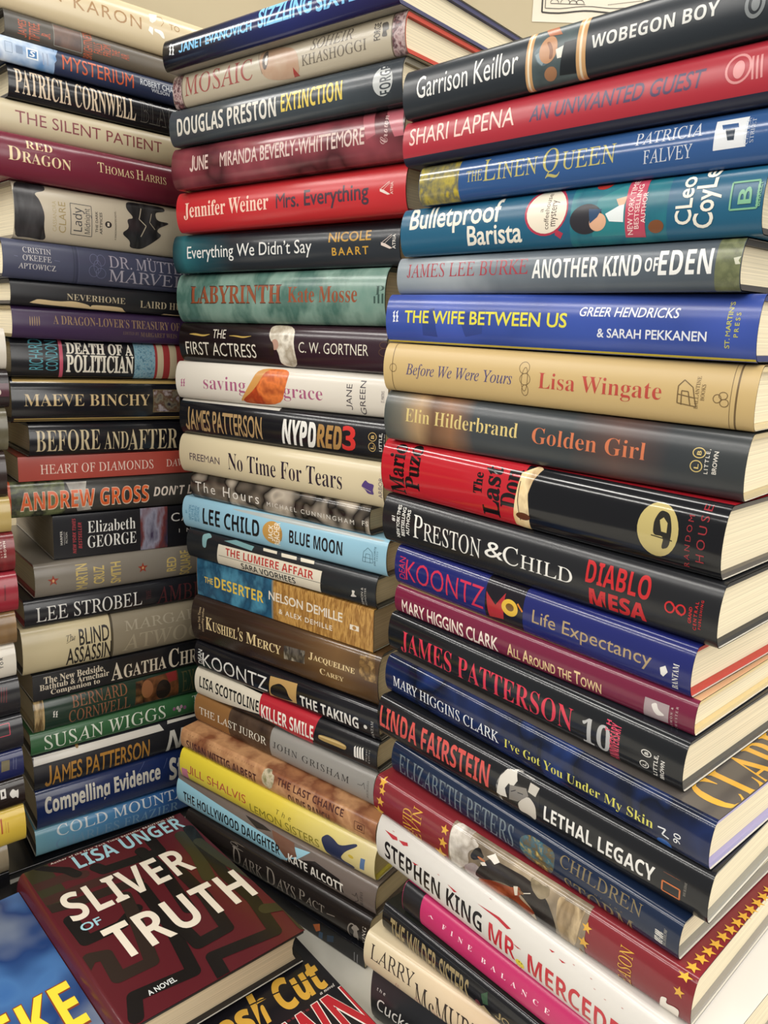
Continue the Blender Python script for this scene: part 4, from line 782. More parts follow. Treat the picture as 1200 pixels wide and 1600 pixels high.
  ('t','bestselling author','gc','#b09a78',0.01487,0.31485,0.01756,0.82492,1,1.0),
  ('t','Kushiel’s','Ts','#dcc594',0.02089,0.40054,0.07087,0.66692,0,1.0),
  ('t','Mercy','Ts','#dcc594',0.07538,0.40343,0.11885,0.63193,0,1.0),
  ('t','Jacqueline','Ts','#dcc594',0.1514,0.53043,0.2018,0.6579,0,1.0),
  ('t','Carey','Ts','#dcc594',0.16386,0.29677,0.19009,0.41802,0,1.0),
  ('p',('n',('#d5ccba','#6a6258','#2f2a26','#b0a692'),120,3,4),[(0.12265,0.62081),(0.14706,0.64575),(0.14678,0.3891),(0.12243,0.34392)]),
  ('p','#b08a50',[(0.13685,-0.05),(0.22389,0.02947),(0.22174,-0.05),(0.13686,-0.05)]),
  ('p',('n',('#8a6a3a','#5a4226','#b5925a'),120,5,4),[(0.20405,0.96732),(0.21913,0.97294),(0.22445,0.49237),(0.2136,0.48313),(0.2069,0.54199)]),
 ]),
('h', 'black hardcover in the middle stack with thin wide name and tan moonlit picture', 'books stacked in the middle',
 (-0.1798, 0.71279, 0.94269), -0.62569, 0.00672, 0.0, 0.02855, 0.22811, 0.155, 0.00571, 0.144, '#15151a', '#15151a', '#15151a', '#3a3634', '#e2d5b6', [
  ('t','DEAN','g','#e0ddd6',0.0053,0.24883,0.01098,0.76719,1,1.0),
  ('t','KOONTZ','gt','#e0ddd6',0.01188,0.19496,0.09982,0.70091,0,1.0),
  ('p','#b8945c',[(0.10366,0.78861),(0.1364,0.85908),(0.13611,0.18773),(0.10191,0.07855)]),
  ('p','#191719',[(0.10823,0.53433),(0.11217,0.60984),(0.1142,0.63918),(0.11644,0.65394),(0.11817,0.64968),(0.1211,0.62204),(0.12257,0.59883),(0.12405,0.55647),(0.12503,0.50833),(0.12633,0.40291),(0.12707,0.34995),(0.12812,0.29996),(0.12917,0.27064),(0.13128,0.23317),(0.131,0.21202),(0.12808,0.18632),(0.12344,0.16438),(0.11226,0.12222),(0.10742,0.1212),(0.10426,0.16132),(0.1036,0.22304),(0.10433,0.35604),(0.10497,0.42022),(0.10642,0.48674)]),
  ('t','THE TAKING','Sc','#e0ddd6',0.14054,0.173,0.20657,0.54505,0,1.0),
  ('e','#e0ddd6',0.21406,0.34591,0.00188,0.06656),
  ('t','BANTAM','t','#b5b2ac',0.21969,0.01492,0.22241,0.6038,1,1.0),
 ]),
('h', 'white, red and black hardcover in the middle stack with golden bullet', 'books stacked in the middle',
 (-0.18056, 0.71326, 0.91355), -0.63279, 0.00611, 0.0, 0.02881, 0.2291, 0.155, 0.00576, 0.216, '#17171a', '#17171a', '#17171a', '#2b2a2a', '#e2d5b6', [
  ('p','#d7cebb',[(0.0003,1.05),(0.09151,0.9774),(0.09173,0.32927),(0.0003,-0.05)]),
  ('p','#b02733',[(0.09152,1.00763),(0.16358,1.05),(0.15563,-0.05),(0.09155,0.2945)]),
  ('t','LISA SCOTTOLINE','Sc','#19191b',0.00742,0.37809,0.09052,0.77822,0,1.0),
  ('t','KILLER SMILE','Sc','#ece4da',0.09391,0.23371,0.15862,0.71395,0,1.0),
  ('p','#a88c54',[(0.17176,0.55829),(0.17946,0.57762),(0.18329,0.58429),(0.18712,0.58527),(0.18969,0.5803),(0.19357,0.56439),(0.19524,0.55106),(0.19641,0.52684),(0.19667,0.49949),(0.19625,0.44042),(0.19566,0.41328),(0.19435,0.39227),(0.19278,0.38478),(0.18934,0.38356),(0.18697,0.3823),(0.18326,0.37971),(0.17946,0.37663),(0.17169,0.36995),(0.16822,0.37439),(0.16564,0.39437),(0.16481,0.42277),(0.16485,0.48629),(0.16572,0.51599),(0.16831,0.54289)]),
  ('p','#d0b880',[(0.16583,0.51774),(0.18629,0.5542),(0.19537,0.5297),(0.19539,0.50215),(0.16584,0.46756)]),
  ('p','#e6e2da',[(0.20504,0.60995),(0.20666,0.6758),(0.20724,0.28379),(0.20496,0.29679)]),
  ('p','#e6e2da',[(0.20775,0.63012),(0.20937,0.68887),(0.21005,0.29397),(0.20778,0.30683)]),
  ('p','#e6e2da',[(0.21045,0.64995),(0.21206,0.70176),(0.21285,0.304),(0.21058,0.31673)]),
  ('p','#e6e2da',[(0.21312,0.66944),(0.21474,0.71447),(0.21562,0.31389),(0.21337,0.3265)]),
  ('t','Harper','g','#b5b0a8',0.21716,0.31493,0.21895,0.69892,1,1.4),
  ('t','Collins','g','#b5b0a8',0.22012,0.28096,0.2219,0.7022,1,1.68),
 ]),
('h', 'grey hardcover in the middle stack with brown left half and spaced serif capitals', 'books stacked in the middle',
 (-0.18136, 0.71356, 0.88366), -0.64217, 0.0053, 0.0, 0.02962, 0.22953, 0.155, 0.00592, 0.252, '#908d87', '#908d87', '#908d87', '#8a8780', '#e2d5b6', [
  ('p','#8c6339',[(0.0003,-0.04),(0.05066,-0.04),(0.05066,1.04),(0.0003,1.04)]),
  ('p',('n',('#32241d','#4f3d30','#251a16'),40,2,4),[(0.05066,-0.04),(0.10767,-0.04),(0.10767,1.04),(0.05066,1.04)]),
  ('t','THE LAST JUROR','tc','#e3dccb',0.00784,0.39226,0.10273,0.64832,0,1.0),
  ('t','JOHN GRISHAM','tc','#33302e',0.11162,0.42921,0.20298,0.64312,0,1.2),
  ('l','#4a4744',[(0.21233,0.55282),(0.21695,0.56884),(0.21893,0.67299),(0.22052,0.4969)],0.5),
  ('t','DOUBLEDAY','t','#5a5752',0.22232,0.24495,0.22433,0.79371,1,1.0),
 ]),
('h', 'mottled terracotta hardcover in the middle stack with dark brown capitals and tiny plant', 'books stacked in the middle',
 (-0.19318, 0.698, 0.86195), -0.6273, 0.00421, 0.0, 0.02142, 0.24394, 0.155, 0.00428, 0.288, ('n', ('#a8744e', '#7f4c32', '#c49468', '#93603f'), 30, 2, 5), ('n', ('#a8744e', '#7f4c32', '#c49468', '#93603f'), 30, 2, 5), ('n', ('#a8744e', '#7f4c32', '#c49468', '#93603f'), 30, 2, 5), '#8a6a4c', '#e2d5b6', [
  ('t','NEW YORK TIMES BESTSELLING AUTHOR','si','#4a2a22',0.01039,0.82688,0.10248,0.87303,0,2.8),
  ('t','SUSAN WITTIG ALBERT','Sc','#4b241f',0.00855,0.13626,0.10614,0.57573,0,1.0),
  ('t','THE LAST CHANCE','Sc','#4b241f',0.13272,0.58928,0.20951,0.90384,0,1.0),
  ('t','OLIVE RANCH','Sc','#4b241f',0.14553,-0.07437,0.19436,0.402,0,1.0),
  ('p',('n',('#7d7a4a','#c9bca0','#4f5230'),150,8,4),[(0.11759,0.99503),(0.12117,1.02203),(0.12281,1.01797),(0.12416,0.97894),(0.12478,0.91795),(0.12794,0.88581),(0.12854,0.82022),(0.12873,0.7199),(0.12842,0.61624),(0.12688,0.38841),(0.12543,0.27525),(0.12319,0.18906),(0.12122,0.17259),(0.11772,0.21717),(0.11613,0.25299),(0.11485,0.31465),(0.11425,0.37929),(0.11357,0.50487),(0.1134,0.57765),(0.11362,0.67325),(0.11412,0.75791),(0.11507,0.90339),(0.11531,0.94755),(0.11576,0.96164)]),
  ('l','#5a3224',[(0.22179,0.33247),(0.23227,0.33247),(0.23227,0.69522),(0.22179,0.69522),(0.22179,0.33247)],0.5),
  ('t','B','gb','#5a3224',0.2248,0.41835,0.23037,0.63846,1,1.0),
 ]),
('h', 'yellow hardcover in the middle stack with blue bird and thin capitals', 'books stacked in the middle',
 (-0.19302, 0.69752, 0.82892), -0.62692, 0.00345, 0.0, 0.03277, 0.2455, 0.155, 0.00655, 0.216, ('u', ((0, '#e0cb38'), (0.55, '#dcc64a'), (0.8, '#d8c878'), (1, '#d6c898')), 0.04), ('u', ((0, '#e0cb38'), (0.55, '#dcc64a'), (0.8, '#d8c878'), (1, '#d6c898')), 0.04), ('u', ((0, '#e0cb38'), (0.55, '#dcc64a'), (0.8, '#d8c878'), (1, '#d6c898')), 0.04), '#d6cc58', '#d9cb9a', [
  ('p','#c9788a',[(0.00278,0.41829),(0.01142,0.44575),(0.01143,0.08038),(0.0003,-0.05)]),
  ('t','JILL SHALVIS','g','#b5503c',0.01079,0.33137,0.09434,0.62597,0,1.0),
  ('t','The','si','#6d6428',0.13365,0.53221,0.15176,0.69356,0,1.95),
  ('t','LEMON SISTERS','g','#857b2c',0.09949,0.16314,0.18477,0.43236,0,1.0),
  ('p','#2b3350',[(0.18917,0.59862),(0.19165,0.67213),(0.19297,0.70223),(0.19452,0.72179),(0.19581,0.72494),(0.19813,0.71504),(0.19949,0.70582),(0.20123,0.68794),(0.20278,0.66717),(0.20564,0.62193),(0.20759,0.61392),(0.21062,0.63576),(0.21367,0.67878),(0.21959,0.7794),(0.2222,0.81869),(0.22432,0.84239),(0.22529,0.84419),(0.22607,0.82617),(0.22597,0.80798),(0.22484,0.77059),(0.22304,0.72506),(0.21858,0.62041),(0.21629,0.55985),(0.21399,0.48669),(0.21244,0.42538),(0.20996,0.30952),(0.20945,0.25149),(0.21062,0.20199),(0.21317,0.18142),(0.2197,0.17259),(0.22228,0.16145),(0.22348,0.1355),(0.22282,0.0992),(0.21764,-0.05),(0.21589,-0.05),(0.21278,-0.05),(0.20935,-0.05),(0.20212,-0.05),(0.19853,-0.04873),(0.19761,0.0613),(0.19591,0.09335),(0.19326,0.13582),(0.192,0.17185),(0.1908,0.23523),(0.18999,0.3013),(0.18849,0.42769),(0.18801,0.48874),(0.18826,0.55251)]),
  ('e','#c9b040',0.22046,0.4501,0.00289,0.0484),
  ('p','#5a78a0',[(0.23114,0.56359),(0.23581,0.58543),(0.23425,0.22934),(0.22934,0.20434)]),
 ]),
('h', 'pale blue and grey brown hardcover low in the middle stack with condensed capitals', 'books stacked in the middle',
 (-0.19825, 0.69963, 0.799), -0.63281, 0.00301, 0.0, 0.02956, 0.25464, 0.155, 0.00591, 0.2016, '#6b6059', '#6b6059', '#6b6059', '#5c534c', '#e2d5b6', [
  ('p','#90bdcc',[(0.0003,0.92836),(0.15263,0.65471),(0.143,-0.05),(0.0003,-0.05)]),
  ('p','#90bdcc',[(0.1438,0.74162),(0.18043,0.90419),(0.16082,0.31376),(0.14155,0.0636)]),
  ('p','#2a2522',[(0.09767,0.93929),(0.12149,0.93333),(0.13306,0.88659),(0.11489,0.75193)]),
  ('p','#6d4c3c',[(0.13285,0.93412),(0.16109,0.91368),(0.16659,0.5724),(0.1524,0.29139),(0.13853,0.6661)]),
  ('p','#1e1a19',[(0.15542,0.34595),(0.18727,0.74336),(0.21593,0.62916),(0.22064,0.2451),(0.15008,-0.05)]),
  ('t','THE HOLLYWOOD DAUGHTER','Sc','#1c1c1e',0.01079,0.25649,0.14518,0.6215,0,1.0),
  ('t','KATE ALCOTT','Sc','#ddd8ce',0.15567,0.21251,0.21996,0.53644,0,1.0),
  ('l','#2f2a28',[(0.22971,0.38159),(0.23334,0.37028),(0.2346,0.50879),(0.23669,0.27028),(0.22799,0.01398)],0.5),
  ('t','DOUBLEDAY','t','#3a3432',0.23835,-0.11636,0.24133,0.64025,1,1.0),
 ]),
('h', 'blackish brown hardcover low in the middle stack with dim silver capitals and ship ring emblem', 'books stacked in the middle',
 (-0.1871, 0.68738, 0.76834), -0.63645, 0.00292, 0.0, 0.0303, 0.236, 0.155, 0.00606, 0.216, '#221d1b', '#221d1b', '#221d1b', '#3a3634', '#e2d5b6', [
  ('o','#857c72',0.07115,0.82164,0.00522,0.05052,0.4),
  ('o','#857c72',0.07715,0.89317,0.00716,0.00576,0.4),
  ('o','#857c72',0.07673,0.75884,0.00734,0.01258,0.4),
  ('t','Dark Days','tcs','#857c72',0.0694,0.19924,0.15223,0.74626,0,1.0),
  ('t','Pact','tcs','#857c72',0.15622,0.33807,0.18667,0.67304,0,1.0),
  ('l','#857c72',[(0.18941,0.40752),(0.19867,0.47112)],0.8),
  ('o','#8a8279',0.2186,0.27282,0.00586,0.33176,1.2),
  ('p','#8a8279',[(0.2182,0.49902),(0.21986,0.56813),(0.22077,0.59404),(0.2219,0.60545),(0.22289,0.59904),(0.22472,0.568),(0.22538,0.55005),(0.22556,0.52746),(0.2252,0.50769),(0.22392,0.47036),(0.22343,0.44451),(0.22326,0.40417),(0.22344,0.36183),(0.22404,0.26938),(0.22394,0.22099),(0.2232,0.17478),(0.22212,0.14904),(0.21963,0.1204),(0.21874,0.12422),(0.2185,0.16188),(0.2188,0.21177),(0.2197,0.31062),(0.21986,0.35187),(0.21963,0.38571),(0.21911,0.40229),(0.2178,0.41888),(0.21742,0.43468),(0.21758,0.46502)]),
  ('t','VIKING','t','#b5aea4',0.22898,-0.12828,0.23287,0.71161,1,1.0),
 ]),
('p', 'thin black paperback at the bottom of the middle stack on the table', 'books stacked in the middle',
 (-0.19126, 0.68886, 0.7502), -0.65918, 0.00312, 0.0, 0.01792, 0.23771, 0.14, 0.0006, 0.216, '#121317', '#121317', '#121317', '#3a3634', '#e2d5b6', [
  ('p','#b5602c',[(0.1781,0.59268),(0.18607,0.86633),(0.18688,0.50538),(0.18197,0.29173)]),
  ('p','#2c4a66',[(0.18581,0.41767),(0.19014,0.47918),(0.18945,0.07684),(0.18449,0.04386)]),
  ('p','#22384e',[(0.19497,0.50508),(0.20283,0.70694),(0.20245,0.33047),(0.19491,0.12756)]),
  ('l','#77777a',[(0.22638,0.57075),(0.22637,0.05928)],0.8),
  ('l','#77777a',[(0.22973,0.54554),(0.22959,0.00774)],0.8),
 ]),
('h', 'black hardcover topmost in the right stack with framed portrait between tan stripes', 'books stacked on the right',
 (0.00696, 0.52514, 1.40465), -0.8222, -0.00395, 0.0, 0.02737, 0.238, 0.155, 0.00547, 0.288, '#242a30', '#242a30', '#242a30', '#3a3634', '#e2d5b6', [
  ('t','Garrison Keillor','g','#e3e3df',0.01208,0.34198,0.08882,0.78044,0,1.0),
  ('p',('n',('#2f3b40','#4c5a5c','#242c30'),25,1,4),[(0.09679,-0.04),(0.12689,-0.04),(0.12689,1.04),(0.09679,1.04)]),
  ('p','#c79c6a',[(0.09402,-0.04),(0.09827,-0.04),(0.09827,1.04),(0.09402,1.04)]),
  ('p','#e0d2b8',[(0.0953,-0.04),(0.09658,-0.04),(0.09658,1.04),(0.0953,1.04)]),
  ('p','#c79c6a',[(0.12555,-0.04),(0.13104,-0.04),(0.13104,1.04),(0.12555,1.04)]),
  ('p','#e0d2b8',[(0.12746,-0.04),(0.12878,-0.04),(0.12878,1.04),(0.12746,1.04)]),
  ('p','#5d7078',[(0.09966,0.62306),(0.10042,0.65239),(0.10096,0.66841),(0.10185,0.68705),(0.10278,0.70208),(0.10468,0.72855),(0.10571,0.73598),(0.10692,0.7317),(0.10789,0.71728),(0.10959,0.67885),(0.11041,0.6546),(0.11119,0.6201),(0.11166,0.58694),(0.11226,0.5226),(0.11239,0.49042),(0.11223,0.45753),(0.11184,0.43474),(0.11081,0.39922),(0.11014,0.38189),(0.10918,0.36531),(0.10824,0.35496),(0.1064,0.34045),(0.10544,0.33843),(0.1044,0.34691),(0.10362,0.36318),(0.10232,0.40389),(0.10165,0.42827),(0.10097,0.46048),(0.10049,0.48985),(0.09972,0.54618),(0.09944,0.57476),(0.09942,0.60365)]),
  ('p','#8a9aa0',[(0.10018,0.55971),(0.10316,0.5938),(0.10674,0.42809),(0.10476,0.34925),(0.10198,0.4346)]),
  ('e','#b98a66',0.10824,0.59615,0.00565,0.23521),
  ('p','#8a5f45',[(0.10724,0.73696),(0.10814,0.73376),(0.10864,0.72639),(0.10925,0.70762),(0.10975,0.68391),(0.11061,0.63224),(0.11099,0.60326),(0.11129,0.56755),(0.1114,0.53701),(0.11142,0.48142),(0.11132,0.45637),(0.11102,0.43631),(0.11063,0.4278),(0.10977,0.42227),(0.10941,0.42597),(0.10918,0.44266),(0.10916,0.4669),(0.1093,0.52341),(0.10924,0.55517),(0.10894,0.59364),(0.1085,0.62607),(0.10744,0.68552),(0.10705,0.71213),(0.10697,0.73153)]),
  ('p','#e0dccf',[(0.11304,0.56303),(0.11915,0.60927),(0.11782,0.40243),(0.11425,0.4013)]),
  ('p','#1b2024',[(0.11799,0.64617),(0.12516,0.64372),(0.12544,0.09404),(0.11541,0.12145)]),
  ('e','#9c7050',0.11007,0.18105,0.00389,0.11518),
  ('p','#a86a4a',[(0.10203,1.05),(0.11023,1.03812),(0.11592,0.80558),(0.10766,0.83584)]),
  ('t','WOBEGON BOY','S','#d5d5d0',0.13423,0.41507,0.19815,0.62956,0,1.0),
  ('o','#7d8284',0.21376,0.43537,0.00435,0.19711,1.5),
  ('e','#7d8284',0.214,0.43146,0.00181,0.09852),
 ]),
('h', 'crimson hardcover in the right stack with navy slanted title and navy lower edge', 'books stacked on the right',
 (0.00782, 0.53004, 1.37848), -0.8237, -0.0041, 0.0, 0.02584, 0.23802, 0.155, 0.00517, 0.288, '#a92b38', '#a92b38', '#1f2338', '#54202a', '#e2d5b6', [
  ('p','#1f2338',[(0.0,-0.1),(0.23772,-0.1),(0.23772,0.17),(0.0,0.17)]),
  ('t','SHARI LAPENA','g','#f2cabf',0.006,0.42637,0.08831,0.80282,0,1.0),
  ('t','AN UNWANTED GUEST','gi','#4a3858',0.09871,0.42605,0.19656,0.71849,0,1.0),
  ('o','#d48e8e',0.21115,0.59371,0.00583,0.23361,1.0),
  ('e','#d48e8e',0.21144,0.57891,0.00253,0.13956),
  ('l','#d48e8e',[(0.21685,0.74672),(0.21789,0.38264)],0.9),
  ('l','#d48e8e',[(0.2188,0.74081),(0.21983,0.37872)],0.9),
  ('l','#d48e8e',[(0.22067,0.74566),(0.22172,0.38455)],0.9),
 ]),
('h', 'glossy blue hardcover in the right stack with gold serif title and yellow left end', 'books stacked on the right',
 (0.01851, 0.52546, 1.35499), -0.83055, -0.00397, 0.0, 0.02305, 0.23803, 0.155, 0.00461, 0.1296, '#305488', '#305488', '#305488', '#3a3634', '#e2d5b6', [
  ('p',('n',('#cdb62a','#6a6a58','#b5a54a','#4d5450'),90,1.2,4),[(0.0003,-0.04),(0.03389,-0.04),(0.03389,1.04),(0.0003,1.04)]),
  ('t','THE','tc','#b9b06a',0.04042,0.41071,0.05257,0.66986,0,1.0),
  ('t','Linen Queen','tcs','#b9b06a',0.0533,0.38013,0.14056,0.90089,0,1.0),
  ('t','PATRICIA','tc','#c6ccd6',0.15117,0.64562,0.18551,0.89212,0,1.0),
  ('t','FALVEY','tc','#c6ccd6',0.1564,0.26162,0.18136,0.52406,0,1.0),
  ('p','#dcdfe2',[(0.19142,0.32478),(0.20618,0.32478),(0.20618,0.86025),(0.19142,0.86025)]),
  ('p','#3a5a8a',[(0.19423,0.7784),(0.20163,0.77059),(0.20239,0.68186),(0.19506,0.68189)]),
  ('p','#2f3a48',[(0.19623,0.68635),(0.20069,0.67525),(0.20076,0.47),(0.1978,0.47585)]),
  ('t','CENTER','tc','#b9c2d0',0.20537,0.36058,0.20712,0.83211,1,1.0),
  ('t','STREET','tc','#b9c2d0',0.20778,0.3808,0.20951,0.81399,1,1.0),
 ]),
('h', 'teal hardcover in the right stack with whimsical white title and cafe woman picture', 'books stacked on the right',
 (0.00918, 0.54458, 1.32517), -0.85052, -0.00399, 0.0, 0.02952, 0.23802, 0.155, 0.0059, 0.252, '#205b79', '#205b79', '#205b79', '#3a3634', '#e2d5b6', [
  ('p',('n',('#2a8088','#1f6476','#3f9a98'),22,1,4),[(0.13586,-0.04),(0.19219,-0.04),(0.19219,1.04),(0.13586,1.04)]),
  ('p','#2b7d84',[(0.15232,0.75265),(0.16567,0.92974),(0.17247,0.96127),(0.17103,0.12444),(0.14977,0.13853)]),
  ('t','Bulletproof','gb','#e6e2d4',0.00859,0.55262,0.08662,0.98101,0,1.0),
  ('t','Barista','gb','#e6e2d4',0.06038,0.13991,0.10278,0.50848,0,1.0),
  ('e','#b0384e',0.11917,0.63897,0.01472,0.43242),
  ('p','#b0384e',[(0.12608,0.32243),(0.13137,0.228),(0.12929,0.13825),(0.12591,0.21096)]),
  ('e','#e6dcc8',0.11944,0.63635,0.01347,0.38935),
  ('t','a','g','#4a3a34',0.11556,0.62781,0.11738,0.69201,1,1.0),
  ('t','coffeehouse','g','#4a3a34',0.11844,0.31915,0.12158,0.95128,1,1.0),
  ('t','mystery','g','#4a3a34',0.12259,0.36542,0.12635,0.82236,1,1.0),
  ('e','#2b2a30',0.14584,0.43797,0.01009,0.25322),
  ('e','#d9aa8a',0.15324,0.37026,0.00513,0.14838),
  ('p','#2f4a6a',[(0.14734,0.60262),(0.15538,0.58028),(0.15291,0.45228),(0.1485,0.35519)]),
  ('p','#dfe6e6',[(0.15768,0.49364),(0.16834,0.64966),(0.16851,0.3353),(0.16031,0.36503)]),
  ('p','#d9aa8a',[(0.1632,0.71868),(0.16948,0.75231),(0.1685,0.6228),(0.16522,0.60589)]),
  ('e','#7a4a2c',0.18668,0.22684,0.00412,0.10091),
  ('e','#a8342e',0.15357,0.99645,0.00483,0.08558),
  ('p','#b8455b',[(0.16881,1.05),(0.17966,1.05),(0.181,0.07594),(0.16972,0.09146)]),
  ('t','NEW YORK TIMES','g','#f0d8d2',0.17099,0.12814,0.17397,1.0481,1,1.0),
  ('t','BESTSELLING','g','#f0d8d2',0.1747,0.21195,0.17727,0.91824,1,1.0),
  ('t','AUTHOR','g','#f0d8d2',0.17841,0.29486,0.18094,0.78108,1,1.0),
  ('t','CLeo','gb','#e6e2d4',0.19655,0.22006,0.20488,0.94505,1,1.0),
  ('t','CoyLe','gb','#e6e2d4',0.20586,0.14968,0.21547,1.04214,1,1.0),
  ('l','#79b08c',[(0.22324,0.37826),(0.23549,0.37826),(0.23549,0.77045),(0.22324,0.77045),(0.22324,0.37826)],0.8),
  ('t','B','gb','#79b08c',0.2267,0.4487,0.23262,0.68909,1,1.0),
  ('t','BERKLEY','gb','#79b08c',0.23495,0.3996,0.23683,0.75534,1,1.0),
 ]),
('h', 'cloudy grey hardcover in the right stack with red author capitals and olive right end', 'books stacked on the right',
 (0.00706, 0.55224, 1.30108), -0.85874, -0.00359, 0.0, 0.02363, 0.23795, 0.155, 0.00473, 0.252, ('u', ((0, '#8e989f'), (0.2, '#9aa2a7'), (0.4, '#6c757d'), (0.7, '#565f68'), (1, '#4a535b')), 0.25), ('u', ((0, '#8e989f'), (0.2, '#9aa2a7'), (0.4, '#6c757d'), (0.7, '#565f68'), (1, '#4a535b')), 0.25), ('u', ((0, '#8e989f'), (0.2, '#9aa2a7'), (0.4, '#6c757d'), (0.7, '#565f68'), (1, '#4a535b')), 0.25), '#3a3634', '#e2d5b6', [
  ('p',('n',('#7b805b','#5f6548','#8d9168'),120,5,4),[(0.22571,-0.04),(0.23765,-0.04),(0.23765,1.04),(0.22571,1.04)]),
  ('t','JAMES LEE BURKE','tc','#9f3a45',0.01012,0.44916,0.11362,0.80982,0,1.0),
  ('t','ANOTHER KIND','Sc','#e6e6e2',0.117,0.33888,0.18681,0.77094,0,1.0),
  ('t','OF','Sc','#e6e6e2',0.18878,0.41427,0.19612,0.69476,0,1.0),
  ('t','EDEN','Sc','#e6e6e2',0.19638,0.33284,0.22407,0.82074,0,1.0),
  ('p','#c9c9b5',[(0.23408,0.61835),(0.23744,0.64285),(0.23658,0.56591),(0.23765,0.50103),(0.23533,0.49547)]),
  ('t','SIMON &','g','#c9c9b5',0.24259,0.35211,0.24435,0.75565,1,1.0),
  ('t','SCHUSTER','g','#c9c9b5',0.24547,0.34879,0.24721,0.78006,1,1.0),
 ]),
('h', 'royal blue hardcover in the right stack with yellow title and yellow bottom line', 'books stacked on the right',
 (0.00133, 0.54841, 1.26893), -0.78736, -0.00425, 0.0, 0.03176, 0.24665, 0.155, 0.00635, 0.216, ('n', ('#3a52a2', '#344a94', '#4259ae'), 10, 1, 2), ('n', ('#3a52a2', '#344a94', '#4259ae'), 10, 1, 2), ('n', ('#3a52a2', '#344a94', '#4259ae'), 10, 1, 2), '#2b3460', '#e2d5b6', [
  ('p','#cfc048',[(0.0,0.015),(0.24635,0.015),(0.24635,0.05),(0.0,0.05)]),
  ('p','#334688',[(0.03405,0.66664),(0.04355,0.73474),(0.04676,0.15883),(0.034,0.17755)]),
  ('p','#334688',[(0.06483,0.6163),(0.08483,0.7169),(0.08341,0.26031),(0.07014,0.18459)]),
  ('p','#dfe3ea',[(0.00634,0.62065),(0.00843,0.6701),(0.00797,0.57282),(0.00899,0.5491),(0.00819,0.4759),(0.00916,0.44016),(0.0068,0.4264),(0.00755,0.51191),(0.00663,0.54784),(0.00728,0.59676)]),
  ('p','#dfe3ea',[(0.00929,0.62194),(0.01136,0.67119),(0.0109,0.57429),(0.01192,0.55066),(0.01114,0.47775),(0.0121,0.44215),(0.00975,0.42845),(0.01049,0.51362),(0.00958,0.54941),(0.01022,0.59814)]),
  ('t','THE WIFE BETWEEN US','gb','#dbd34a',0.01773,0.42683,0.14348,0.67358,0,1.0),
  ('t','GREER HENDRICKS','gi','#dde0e8',0.15096,0.6256,0.2081,0.77834,0,1.0),
  ('t','& SARAH PEKKANEN','gb','#dde0e8',0.16282,0.28494,0.22285,0.43242,0,1.0),
  ('t','ST. MARTIN’S','gb','#b9b75a',0.23178,0.19477,0.23408,0.87781,1,1.0),
  ('t','PRESS','gb','#b9b75a',0.23575,0.36111,0.23786,0.72169,1,1.51),
 ]),
('h', 'kraft tan hardcover in the right stack with blue italic title and red author name', 'books stacked on the right',
 (0.0006, 0.54617, 1.23636), -0.7595, -0.00637, 0.0, 0.03201, 0.24732, 0.155, 0.0064, 0.36, '#c3a873', '#c3a873', '#c3a873', '#c9b890', '#e2d5b6', [
  ('p','#6b5636',[(0.00806,-0.04),(0.00868,-0.04),(0.00868,1.04),(0.00806,1.04)]),
  ('p','#6b5636',[(0.23532,-0.04),(0.23563,-0.04),(0.23563,1.04),(0.23532,1.04)]),
  ('p','#6b5636',[(0.2378,-0.04),(0.23872,-0.04),(0.23872,1.04),(0.2378,1.04)]),
  ('t','Before We Were Yours','ti','#474270',0.02097,0.3801,0.10708,0.61419,0,1.0),
  ('t','Lisa Wingate','t','#b1453a',0.12564,0.35949,0.20038,0.64242,0,1.0),
  ('o','#6b5636',0.1151,0.70304,0.00363,0.11069,0.35),
  ('o','#6b5636',0.11624,0.49836,0.00376,0.11003,0.35),
  ('o','#6b5636',0.11648,0.29841,0.00243,0.10492,0.35),
  ('o','#6b5636',0.11593,0.49672,0.00226,0.22072,0.35),
  ('o','#6b5636',0.00919,0.49658,0.00321,0.08943,0.35),
  ('o','#6b5636',0.22907,0.46315,0.00211,0.06885,0.35),
  ('o','#6b5636',0.23187,0.51336,0.00225,0.06058,0.35),
  ('o','#6b5636',0.2327,0.40396,0.00227,0.06301,0.35),
  ('l','#6b5636',[(0.2091,0.34329),(0.2089,0.61109),(0.21169,0.70946),(0.21649,0.6048),(0.21895,0.30602),(0.2091,0.34329)],0.5),
  ('l','#6b5636',[(0.2112,0.31837),(0.21096,0.5396),(0.21436,0.53328),(0.21594,0.31216)],0.5),
  ('l','#6b5636',[(0.209,0.48295),(0.2179,0.44117)],0.5),
  ('t','BALLANTINE','tc','#6b5636',0.21787,0.27535,0.21983,0.78054,1,1.0),
  ('t','BOOKS','tc','#6b5636',0.2208,0.41098,0.22273,0.66411,1,1.0),
 ]),
('h', 'dusky grey hardcover in the right stack with gold and orange serif names', 'books stacked on the right',
